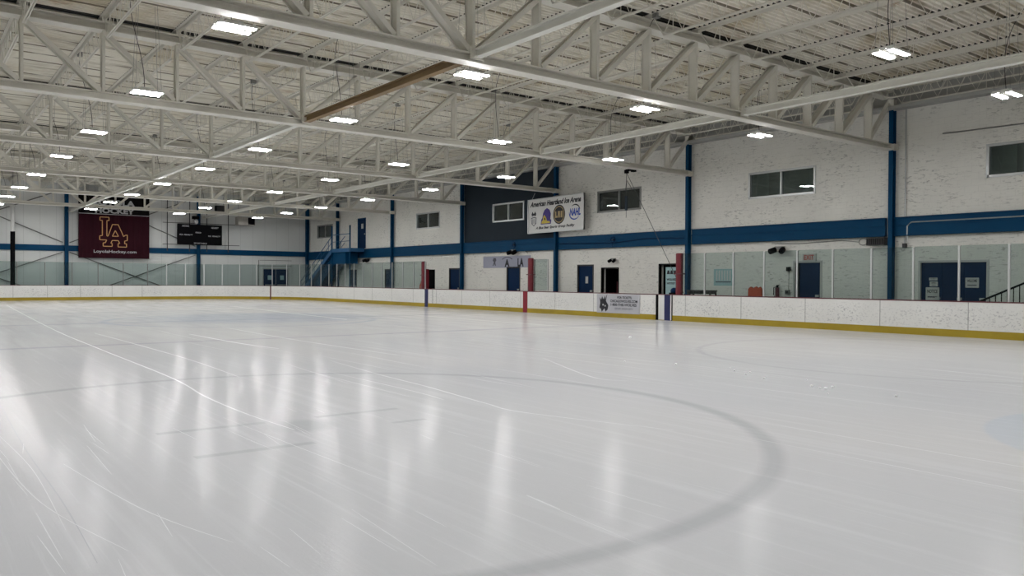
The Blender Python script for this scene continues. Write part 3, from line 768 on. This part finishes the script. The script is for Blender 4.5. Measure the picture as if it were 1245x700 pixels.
# ------------------------------------------------------------------ hanging arena sign
SX = 15.74; sg = empty('arena_sign', (SX, 1.18, 3.86), 'large white arena sign with four crests hung before the navy wall', 'sign')
ang = math.radians(-.6)
B_ = (Vector((0,-math.cos(ang),-math.sin(ang))), Vector((0,-math.sin(ang)*-1*0,1)).normalized())
O_ = Vector((SX, 3.30, 3.86)); Wd, Hd = 4.22, 1.74
def SP(a, b, dx=0): return O_ + B_[0]*a + B_[1]*b + Vector((-dx,0,0))
mb = MB(); mb.prism([(0,0),(Wd,0),(Wd,Hd),(0,Hd)], O_, B_[0], B_[1], .05, -.05); child(mb, 'sign_board', M['white'], sg)
mb = MB()
for q in ([(0,0),(Wd,0),(Wd,.05),(0,.05)], [(0,Hd-.05),(Wd,Hd-.05),(Wd,Hd),(0,Hd)], [(Wd-.04,0),(Wd,0),(Wd,Hd),(Wd-.04,Hd)], [(0,0),(.05,0),(.05,Hd),(0,Hd)]): mb.prism(q, O_, B_[0], B_[1], .10, -.06)
child(mb, 'sign_frame', M['alu'], sg)
text('American Heartland Ice Arena', SP(.16,1.34), B_, 3.85, .27, M['ink'], sg, .045, .35)
text('A Blue Bear Sports Group Facility', SP(.62,.16), B_, 2.95, .17, M['ink'], sg, .04, .35)
def logo(name, parts):
    first = None
    for i, (mbb, mat) in enumerate(parts):
        if first is None: first = child(mbb, name, mat, sg)
        else:
            o = mbb.build(name+'_print', mat, first)
            o.matrix_parent_inverse = Matrix.Translation(-Vector(sg.location)) if False else Matrix.Identity(4)
def PR(poly, bias, mb=None): return (mb or MB()).prism(poly, O_, B_[0], B_[1], .003, bias)
def DC(c, r, bias, n=22, sy=1): return MB().disc(c, r, O_, B_[0], B_[1], .003, bias, n, sy)
# eagle shield
m1 = PR([(.28,.98),(.35,1.12),(.42,1.02),(.50,1.02),(.57,1.12),(.66,.98),(.60,.86),(.50,.93),(.46,.86),(.42,.93),(.32,.86)], .001)
m2 = PR([(.25,.80),(.47,.84),(.68,.80),(.66,.50),(.47,.36),(.28,.50)], .001)
m3 = PR([(.29,.76),(.47,.79),(.64,.76),(.62,.53),(.47,.41),(.32,.53)], .004)
m4 = MB(); 
for a in (.36,.46,.56): PR([(a-.02,.50),(a+.02,.50),(a+.02,.74),(a-.02,.74)], .007, m4)
logo('shield_crest', [(m1, M['ink']), (m2, M['inkgrey']), (m3, M['white']), (m4, M['inkgrey'])])
# purple and yellow crest
m1 = PR([(1.02,.42),(1.80,.42),(1.84,.60),(1.76,.66),(1.80,.92),(1.70,1.12),(1.50,1.22),(1.32,1.14),(1.20,.98),(1.14,.74),(1.06,.66)], .001)
m2 = PR([(1.08,.46),(1.74,.46),(1.72,.56),(1.50,.58),(1.44,.74),(1.30,.90),(1.22,.80),(1.18,.62),(1.10,.58)], .004)
m3 = PR([(1.30,.62),(1.40,.62),(1.36,.76),(1.28,.72)], .007)
logo('bear_crest', [(m1, M['purple']), (m2, M['yellowp']), (m3, M['ink'])])
# round black and tan crest
m1 = DC((2.42,.84), .45, .001, 26, 1.05); m2 = DC((2.42,.84), .39, .004, 26, 1.05); m3 = DC((2.42,.84), .35, .007, 26, 1.05)
m4 = MB()
for q in ([(2.14,.68),(2.22,.68),(2.22,1.0),(2.14,1.0)], [(2.22,.68),(2.30,.68),(2.30,.78),(2.22,.78)], [(2.34,.68),(2.40,.68),(2.42,.86),(2.44,.68),(2.50,.68),(2.50,1.0),(2.34,1.0)], [(2.55,.68),(2.68,.68),(2.70,1.0),(2.55,1.0)]): PR(q, .010, m4)
logo('round_crest', [(m1, M['ink']), (m2, M['tan']), (m3, M['ink']), (m4, M['tan'])])
# NAHL
text('NAHL', SP(3.20,.70), B_, .78, .36, M['bluep'], sg, .05, .2)
m1 = MB()
def arc(mb, c, r, a0, a1, w0, n=16, sy=1):
    for i in range(n):
        t0_, t1_ = math.radians(a0+(a1-a0)*i/n), math.radians(a0+(a1-a0)*(i+1)/n); ww = w0*(.4+math.sin(math.pi*(i+.5)/n))
        PR([(c[0]+r*math.cos(t0_), c[1]+r*sy*math.sin(t0_)), (c[0]+(r+ww)*math.cos(t0_), c[1]+(r+ww)*sy*math.sin(t0_)), (c[0]+(r+ww)*math.cos(t1_), c[1]+(r+ww)*sy*math.sin(t1_)), (c[0]+r*math.cos(t1_), c[1]+r*sy*math.sin(t1_))][::-1], .003, mb)
arc(m1, (3.56,.88), .38, 20, 120, .05, 16, .85); child(m1, 'swoosh', M['ink'], sg)
m1 = MB(); arc(m1, (3.56,.88), .38, 180, 320, .05, 16, .85); child(m1, 'swoosh', M['bluep'], sg)
mb = MB()
for a in (.3, Wd-.3): mb.tube([SP(a,Hd-.02), SP(a,Hd+.35)+Vector((.2,0,0))], .012, 5)
mb.bar(SP(2.0,Hd), SP(2.0,Hd)+Vector((.36,0,.1)), .05, .05)
child(mb, 'hanging_bracket', M['alu'], sg)

# ------------------------------------------------------------------ small banner under the band
bn = empty('wall_banner', (FX-.03, 5.8, 2.14), 'small lilac banner with dark emblems above a blue door', 'banner')
child(MB().box(FX-.02, FX-.005, 3.70, 7.95, 2.16, 2.80), 'cloth', M['lilac'], bn)
BX = FX-.02
mb = MB(); mb.prism([(0,0),(.12,.20),(0,.30),(.10,.44),(.30,.42),(.34,.30),(.24,.20),(.30,0),(.20,.02),(.16,.12),(.08,0)], (BX, 7.05, 2.27), R_, U_, .004); child(mb, 'skater_emblem', M['inkgrey'], bn)
text('A', (BX, 5.95, 2.20), RIGHTWALL, .45, .42, M['ink'], bn, .05)
m1 = MB()
for i in range(10):
    t0_, t1_ = math.radians(40+10*i), math.radians(50+10*i); m1.prism([(.55*math.cos(t1_), .55*math.sin(t1_)*.6), (.55*math.cos(t0_), .55*math.sin(t0_)*.6), (.62*math.cos(t0_), .62*math.sin(t0_)*.6), (.62*math.cos(t1_), .62*math.sin(t1_)*.6)][::-1], (BX, 5.72, 2.38), R_, U_, .004)
child(m1, 'arc_emblem', M['inkgrey'], bn)
text('LA', (BX, 4.80, 2.20), RIGHTWALL, .52, .46, M['ink'], bn, .05)
child(MB().box(FX-.03, FX-.02, 3.72, 7.93, 2.78, 2.81), 'hem_rail', M['alu'], bn)

# ------------------------------------------------------------------ Loyola banner on the end wall
by = YE-.50; lb = empty('college_banner', (1.93, by, 2.85), 'big maroon and black hockey banner hanging on the end wall', 'banner')
def cloth(z0, z1, mat, name):
    nx = 46; v = []; f = []
    for i in range(nx+1):
        x = -.31+4.48*i/nx; dyy = .018*math.sin(i*.9)+.012*math.sin(i*2.3)
        v += [(x, by+dyy, z0), (x, by+dyy, z1)]
    for i in range(nx): f.append((2*i, 2*i+2, 2*i+3, 2*i+1))
    n = len(v); v += [(a, b+.012, c) for a, b, c in v]; f += [tuple(j+n for j in q)[::-1] for q in f]
    return child(MB().add(v, f), name, mat, lb)
cloth(2.84, 5.86, M['banner'], 'maroon_field'); cloth(5.86, 7.30, M['banner_black'], 'black_field')
EB = by-.035
child(MB().box(-.31, 4.17, EB, by, 5.84, 5.88), 'divider_line', M['letter'], lb)
child(MB().tube([(-.35,by,7.31),(4.21,by,7.31)], .03, 8), 'hanging_rod', M['dark'], lb)
text('LOYOLA', (.60, EB, 6.46), ENDWALL, 2.62, .40, M['letter'], lb, .05)
text('HOCKEY', (.70, EB, 5.92), ENDWALL, 2.50, .37, M['letter'], lb, .05)
text('LoyolaHockey.com', (.62, EB, 3.14), ENDWALL, 2.70, .26, M['letter'], lb, .01)
cp = [(315,272),(400,272),(400,302),(380,302),(380,440),(392,440),(432,335),(488,335),(540,440),(556,428),(575,425),(575,475),(550,480),(550,505),(568,505),(568,535),(487,535),(487,505),(502,502),(488,478),(430,478),(418,503),(430,505),(430,532),(345,532),(345,502),(366,500),(378,475),(313,475),(313,440),(337,437),(337,302),(315,302)]
tri = [(460,388),(432,440),(490,440)]
def cv(p): return (.99+(p[0]-313)*.00662, 3.63+(535-p[1])*.00770)
mb = MB()
for pl in (cp, tri):
    for i in range(len(pl)):
        a, b = cv(pl[i]), cv(pl[(i+1) % len(pl)]); mb.bar((a[0],EB,a[1]), (b[0],EB,b[1]), .05, .012, (0,1,0))
child(mb, 'monogram_outline', M['gold'], lb)

# ------------------------------------------------------------------ scoreboard and its frame
sb = empty('scoreboard', (7.6, YE-.6, 3.95), 'black scoreboard on the end wall right of the maroon banner', 'scoreboard')
sy = YE-.62
child(MB().box(6.03, 9.18, sy-.14, sy+.04, 3.95, 5.42), 'case', M['black'], sb)
TY = sy-.145
text('HOME', (6.34, TY, 5.22), ENDWALL, .48, .12, M['letter'], sb, .02)
text('GUEST', (8.40, TY, 5.16), ENDWALL, .52, .12, M['letter'], sb, .02)
text('PERIOD', (7.27, TY, 4.78), ENDWALL, .40, .10, M['letter'], sb, .02)
text('PLR  PENALTY', (6.16, TY, 4.60), ENDWALL, .92, .10, M['letter'], sb, .02)
text('PLR  PENALTY', (8.18, TY, 4.55), ENDWALL, .88, .10, M['letter'], sb, .02)
text('SPORTABLE', (7.16, TY, 4.0), ENDWALL, .92, .10, M['letter'], sb, .02)
mb = MB()
for (a, b, c, d_) in ((6.3,6.9,4.9,5.15),(8.3,8.9,4.86,5.1),(7.05,8.05,4.95,5.25),(7.35,7.6,4.5,4.72),(6.2,7.1,4.25,4.5),(8.1,9.0,4.22,4.46)): mb.box(a, b, TY-.001, TY+.01, c, d_)
child(mb, 'digit_windows', M['black'], sb)
fr_ = empty('pipe_rack', (7.8, YE-.4, 3.6), 'thin dark pipe frame behind the scoreboard', 'frame')
for x in (5.37, 6.91, 8.14, 9.71): child(MB().bar((x,YE-.555,3.45),(x,YE-.555,7.2),.05,.05), 'upright', M['dark'], fr_)
child(MB().bar((5.1,YE-.40,5.50),(11.2,YE-.40,5.54),.04,.04), 'cross_rail', M['dark'], fr_); child(MB().bar((5.1,YE-.40,3.94),(10.6,YE-.40,3.97),.04,.04), 'cross_rail', M['dark'], fr_)
c = empty('siren_horn', (7.27, YE-.9, 5.5), 'pale round horn on a dark bracket above the scoreboard', 'horn')
mb = MB(); mb.sphere((0,0,.12), .15, 8, 1.2); mb.build('horn', M['letter'], c); MB().box(-.22,.2,-.05,.3,.32,.52).build('bracket', M['black'], c)
MB().box(-.03,.03,.1,.4,.05,.4).build('arm', M['dark'], c)
c = empty('loudspeaker', (8.19, 29.0, 6.03), 'black box loudspeaker hanging high right of the scoreboard', 'loudspeaker')
MB().box(-.30,.30,-.2,.2,0,.62).build('cabinet', M['black'], c); MB().box(-.26,.26,-.215,-.2,.05,.57).build('grille', M['dark'], c)
mb = MB(); mb.tube([(-.25,0,.6),(-.25,0,1.25)], .01, 5).tube([(.25,0,.6),(.25,0,1.25)], .01, 5); mb.build('hanger', M['dark'], c)
c = empty('unit_heater', (10.53, 30.5, 5.44), 'grey box heater hanging high on the right of the end wall', 'heater')
MB().box(-.62,.62,-.35,.35,0,.62).build('casing', M['heater'], c)
mb = MB()
for q in range(6): mb.box(.12+.08*q, .15+.08*q, -.37, -.35, .08, .56)
mb.box(.10,.60,-.355,-.35,.06,.58); mb.build('louvres', M['black'], c)
mb = MB(); mb.tube([(-.5,0,.6),(-.5,0,2.4)], .012, 5).tube([(.5,0,.6),(.5,0,2.4)], .012, 5); mb.build('hanger_rods', M['dark'], c)

# ------------------------------------------------------------------ stairs at the far right
st = empty('steel_stairs', (15.4, 27, 0), 'blue steel stairs rising to a landing at the upper blue door', 'stairs')
SXo, SXi = 14.9, 15.95
child(MB().box(SXo, SXi, 21.9, 25.0, 3.52, 3.62), 'landing', M['tealrail'], st)
mb = MB(); mb.box(SXo-.03, SXo+.03, 21.9, 25.0, 3.40, 3.66).box(SXo, SXi, 21.87, 21.93, 3.40, 3.66); child(mb, 'landing_edge', M['tealrail'], st)
for x in (SXo, SXi-.05):
    child(MB().bar((x, 24.95, 3.52), (x, 30.9, .1), .05, .30), 'stringer', M['tealrail'], st)
mb = MB(); n = 19
for i in range(n):
    u = (i+.5)/n; mb.box(SXo, SXi-.05, 24.95+5.95*u-.14, 24.95+5.95*u+.14, 3.52-3.42*u-.02, 3.52-3.42*u+.02)
    mb.box(SXo, SXi-.05, 24.95+5.95*u-.15, 24.95+5.95*u-.135, 3.52-3.42*u-.02, 3.52-3.42*u+.16)
child(mb, 'treads', M['tealrail'], st)
for y in (22.0, 24.9): child(MB().box(SXo-.04, SXo+.04, y-.04, y+.04, 0, 5.25 if y < 23 else 5.3), 'post', M['blue'], st)
mb = MB()
for x in (SXo, SXi-.05):
    mb.tube([(x,24.9,4.60),(x,30.6,1.25)], .028, 6).tube([(x,24.9,4.15),(x,30.6,.8)], .02, 6)
    for q in range(5): yy = 25.5+1.25*q; zz = 3.52-(yy-24.95)*3.42/5.95; mb.tube([(x,yy,zz),(x,yy,zz+1.05)], .02, 5)
mb.tube([(SXo,22.0,4.65),(SXo,24.9,4.65)], .028, 6).tube([(SXo,22.0,4.15),(SXo,24.9,4.15)], .02, 6)
child(mb, 'handrail', M['tealrail'], st)
mb = MB(); mb.box(SXo+.1, SXi, 22.9, 24.9, 2.55, 3.40); child(mb, 'underside_box', M['blue'], st)
mb = MB(); mb.add([(x_, y_, z_) for x_ in (SXo+.25, SXi) for y_, z_ in ((25.0,2.6),(25.0,3.3),(30.3,.25),(29.0,.25),(27.4,1.1))], [(0,1,2,3,4),(9,8,7,6,5),(0,5,6,1),(1,6,7,2),(2,7,8,3),(3,8,9,4),(4,9,5,0)])
child(mb, 'understair_panel', M['blue'], st)

# railing near the right edge
rl = empty('ramp_railing', (15.0, -19.6, 0), 'black sloping handrail with balusters at the right edge behind the glass', 'railing')
child(MB().bar((15,-18.6,.92),(15,-20.9,2.0),.05,.05), 'top_rail', M['black'], rl)
child(MB().bar((15,-18.6,.12),(15,-20.9,1.2),.04,.04), 'bottom_rail', M['black'], rl)
mb = MB()
for q in range(14):
    y_ = -18.75-.155*q; z_ = .92+(-18.6-y_)*1.08/2.3; mb.box(14.99,15.01,y_-.01,y_+.01,max(0, z_-.8),z_)
child(mb, 'balusters', M['black'], rl)
for y_, z_ in ((-18.62,.93),(-20.88,2.0)): child(MB().box(14.97,15.03,y_-.03,y_+.03,-.04,z_), 'newel_post', M['black'], rl)

# ------------------------------------------------------------------ small things on and by the right wall
def floodlight(y, z, lb, s=1.0):
    c = empty('emergency_light', (FX, y, z), lb, 'wall light')
    mb = MB(); mb.box(-.16*s,0,-.13*s,.13*s,-.02,.08*s); mb.build('bracket', M['grey'], c)
    for q in (-1, 1):
        mb = MB(); mb.tube([(-.12*s,q*.13*s,-.02),(-.30*s,q*.20*s,-.10)], .085*s, 10); mb.build('lamp_head', M['black'], c)
floodlight(-11.21, 2.70, 'black twin floodlight high on the right wall left of the wide blue door', 1.25)
floodlight(-2.43, 2.46, 'small dark twin floodlight above the dark open doorway', .8)
floodlight(21.75, 2.86, 'black twin floodlight on the far right wall below the landing', 1.3)
floodlight(5.0, 3.02, 'dark twin floodlight with wires above the small lilac banner', 1.3)
mb = MB(); mb.tube([(FX-.05,6.3,2.98),(FX-.05,5.6,3.14),(FX-.06,4.2,3.12),(FX-.05,3.9,2.9)], .012, 5)
tag(mb.build('loose_cable', M['dark']), 'thin dark cable draped over the small lilac banner', 'cable')
c = empty('wall_speaker', (FX, -14.97, 2.72), 'dark louvred box speaker under the band left of the nearest blue column', 'loudspeaker')
MB().box(-.30,-.02,-.30,.30,0,.26).build('cabinet', M['dark'], c)
mb = MB()
for q in range(8): mb.box(-.31,-.30,-.27+.075*q,-.24+.075*q,.03,.23)
mb.build('grille', M['black'], c)
c = empty('cable_coil', (FX-.04, -14.42, 2.86), 'loop of pale cable hanging beside the dark box speaker', 'cable')
mb = MB(); mb.tube([(0,.15*math.cos(k*math.tau/16),.11*math.sin(k*math.tau/16)) for k in range(17)], .014, 6).tube([(0,.15,0),(0,.8,.08),(0,2.5,.02),(0,3.6,.06)], .012, 5); mb.build('coil', M['grey'], c)
c = empty('conduit', (FX-.05, -15.85, 3), 'grey conduit pipes climbing the wall right of the nearest blue column', 'pipe')
mb = MB(); mb.tube([(0,0,-.28),(0,0,4.4)], .022, 6).tube([(-.10,-.12,-.20),(-.10,-.12,.32),(-.10,-.25,.44),(-.10,-5,.44)], .022, 6); mb.build('pipes', M['alu'], c)
MB().box(-.05,.03,-.06,.06,-.38,-.24).build('junction_box', M['dark'], c)
tag(MB().tube([(FX-.03,-17.0,6.19),(FX-.03,-20.5,6.15)], .02, 6).build('wall_conduit', M['grey']), 'thin horizontal conduit above the window at the right edge', 'pipe')
# conduit loop and line on the blue band
tag(MB().tube([(XW-.04,-6.7,3.28),(XW-.04,-4.5,3.34),(XW-.04,-2.6,3.22),(XW-.04,1.2,3.30)], .014, 5).build('band_cable', M['bluedoor']), 'dark cable sagging along the blue band between the two middle columns', 'cable')
for y_, lb_ in ((-2.55,'small dark blue ring on the blue band above the open doorways'), (4.86,'small dark blue ring on the blue band above the lilac banner')):
    c = empty('cable_ring', (XW-.03, y_, 3.36), lb_, 'ring'); mb = MB(); mb.tube([(-.04,.13*math.cos(k*math.tau/18),.13*math.sin(k*math.tau/18)) for k in range(19)], .022, 6).tube([(-.02,.05,-.1),(-.05,.02,-.35)], .012, 5); mb.build('ring', M['bluedoor'], c); MB().tube([(.03,0,0),(-.08,0,0)], .03, 8).build('hub', M['dark'], c)
# poster, exit sign, phone, box, extinguisher, papers
c = empty('wall_poster', (FX-.01, -8.6, 1.3), 'pale blue poster sheet on the right wall beside the near red pad', 'poster')
child(MB().box(FX-.012, FX-.002, -9.11, -8.11, 1.31, 1.98), 'sheet', M['poster'], c)
mb = MB()
for q in range(6): mb.box(FX-.016, FX-.012, -8.26-.13*q-.03, -8.26-.13*q+.03, 1.52, 1.92)
child(mb, 'printed_columns', M['white'], c)
child(MB().box(FX-.016, FX-.012, -8.95, -8.2, 1.44, 1.48), 'printed_line', M['inkgrey'], c)
c = empty('exit_sign', (FX-.05, -12.42, 2.26), 'white exit sign with red letters above the wide blue door', 'sign')
child(MB().box(FX-.07, FX-.01, -12.66, -12.14, 2.24, 2.50), 'case', M['offwhite'], c)
text('EXIT', (FX-.072, -12.20, 2.28), RIGHTWALL, .40, .18, M['redp'], c, .02)
c = empty('wall_phone', (FX-.03, -11.56, 1.9), 'small black wall phone left of the wide blue door', 'telephone')
MB().box(-.08,.02,-.07,.07,-.03,.13).build('body', M['black'], c); MB().box(-.12,-.08,-.05,.05,.0,.05).build('handset', M['black'], c)
MB().tube([(0,0,-.03),(0,.01,-.75)], .006, 5).build('cord', M['dark'], c)
c = empty('outlet_box', (FX-.03, -11.52, 1.06), 'small dark outlet box low beside the wide blue door', 'outlet box')
MB().box(-.07,.02,-.08,.08,-.05,.12).build('box', M['grey'], c); MB().box(-.09,-.07,-.06,.06,-.01,.08).build('cover', M['dark'], c)
c = empty('fire_extinguisher', (FX-.12, -11.13, .80), 'dark fire extinguisher hanging on the wall left of the wide blue door', 'fire extinguisher')
MB().tube([(0,0,0),(0,0,.42),(0,0,.46)], .075, 12).build('cylinder', M['maroon'], c)
mb = MB(); mb.box(-.04,.04,-.03,.03,.46,.54).box(-.02,.10,-.015,.015,.53,.56); mb.build('valve', M['black'], c)
MB().tube([(0,.02,.5),(-.05,.12,.46),(-.04,.13,.2),(0,.10,.1)], .014, 6).build('hose', M['black'], c)
for (a, b, z0, z1, lb_, tx) in ((-16.92,-16.50,.92,1.33,'larger white notice low on the left blue leaf of the double doors', 'NOTICE'), (-16.87,-16.62,1.36,1.52,'small notice in the middle of the left blue leaf', 'OPEN'),
                            (-16.86,-16.60,1.55,1.64,'narrow notice strip uppermost on the left blue leaf', 'PUSH'), (-18.09,-17.70,1.33,1.64,'white notice on the right leaf of the blue double doors', 'WELCOME')):
    c = empty('door_notice', (FX+.03, (a+b)/2, z0), lb_, 'notice')
    child(MB().box(FX+.035, FX+.045, a, b, z0, z1), 'sheet', M['offwhite'], c)
    text(tx, (FX+.034, b-.05, z0+(z1-z0)*.55), RIGHTWALL, (b-a)-.10, (z1-z0)*.28, M['ink'], c, .02)
    mb = MB(); mb.box(FX+.033, FX+.035, a+.06, b-.06, z0+(z1-z0)*.2, z0+(z1-z0)*.3); child(mb, 'printed_line', M['inkgrey'], c)
# orange crates and bench behind the near boards
def crate(x, y, z, lb):
    c = empty('orange_bag', (x, y, z), lb, 'bag'); mb = MB(); mb.sphere((0,0,.22), .26, 8, .9); mb.sphere((0,.18,.28), .16, 7, 1); mb.build('bag', M['orange'], c)
    mb = MB(); mb.tube([(-.1,-.15,.38),(-.1,0,.5),(-.1,.15,.38)], .02, 5); mb.build('handle', M['redline'], c)
c = empty('orange_barrier', (14.0, -11.70, 0), 'orange red folding barrier showing above the near right boards', 'barrier')
mb = MB(); mb.prism([(0,0),(.56,0),(.56,1.22),(.50,1.30),(.42,1.24),(.34,1.31),(.22,1.24),(.12,1.30),(.02,1.22)], (14.0,-11.42,0), R_, U_, .08); child(mb, 'panel', M['orange'], c)
mb = MB(); mb.box(13.8,14.1,-11.45,-11.40,-.04,.04).box(13.8,14.1,-12.0,-11.95,-.04,.04); child(mb, 'foot', M['black'], c)
c = empty('skate_rack', (15.2, -8.3, 0), 'dark low rack behind the boards below the pale poster', 'rack')
mb = MB(); mb.box(15.0,15.4,-8.95,-7.75,1.08,1.13)
for q in range(7): mb.box(15.05,15.35,-8.9+.17*q,-8.82+.17*q,.98,1.08)
child(mb, 'top_shelf', M['dark'], c)
mb = MB()
for y_ in (-8.92,-7.82): mb.box(15.0,15.05,y_,y_+.05,-.04,1.1).box(15.35,15.4,y_,y_+.05,-.04,1.1)
child(mb, 'leg', M['dark'], c); child(MB().box(15.0,15.4,-8.95,-7.75,.5,.54), 'shelf', M['dark'], c)
c = empty('bench_bottle', (W+.30, -8.62, .985), 'small dark helmet resting on the boards above the near blue stripe', 'helmet')
mb = MB(); mb.sphere((0,0,.12), .14, 8, .95); mb.build('shell', M['bluedoor'], c); MB().box(-.15,.05,-.12,.12,-.02,.06).build('visor', M['black'], c)

# far wall poster behind the far glass
c = empty('wall_poster', (FX-.01, 13.7, 1.2), 'pale poster on the far right wall seen through the far glass', 'poster')
child(MB().box(FX-.012, FX-.002, 13.2, 14.5, 1.2, 1.9), 'sheet', M['poster'], c)
text('SKATE', (FX-.013, 14.3, 1.28), RIGHTWALL, .9, .2, M['bluep'], c, .03)

# hoist with chains and its pull rope, hanging from the second truss
c = empty('chain_hoist', (14.0, -5.5, 6.0), 'dark chain hoist hanging before the window by the second truss end', 'hoist')
mb = MB(); mb.box(-.05,.05,-.55,.15,.02,.10).box(-.08,.08,-.35,-.18,-.04,.14).box(-.07,.07,.06,.2,-.06,.08); mb.build('trolley', M['black'], c)
mb = MB(); mb.tube([(0,.12,0),(0,.14,-.45),(0,.2,-.9)], .012, 5).tube([(0,.12,-.35),(0,-.10,-.62),(0,-.22,-.85)], .012, 5).tube([(0,.12,-.4),(.0,.14,-1.9)], .010, 5); mb.build('chains', M['dark'], c)
MB().box(-.03,.03,.09,.19,-1.6,-1.0).build('pulley_block', M['navy'], c)
tag(MB().tube([(14.0,-5.36,5.98),(14.0,-6.99,3.38),(14.0,-8.07,1.63),(14.0,-9.12,-.04)], .012, 5).build('pull_rope', M['dark']), 'thin taut rope slanting down from the hoist to the open door', 'rope')
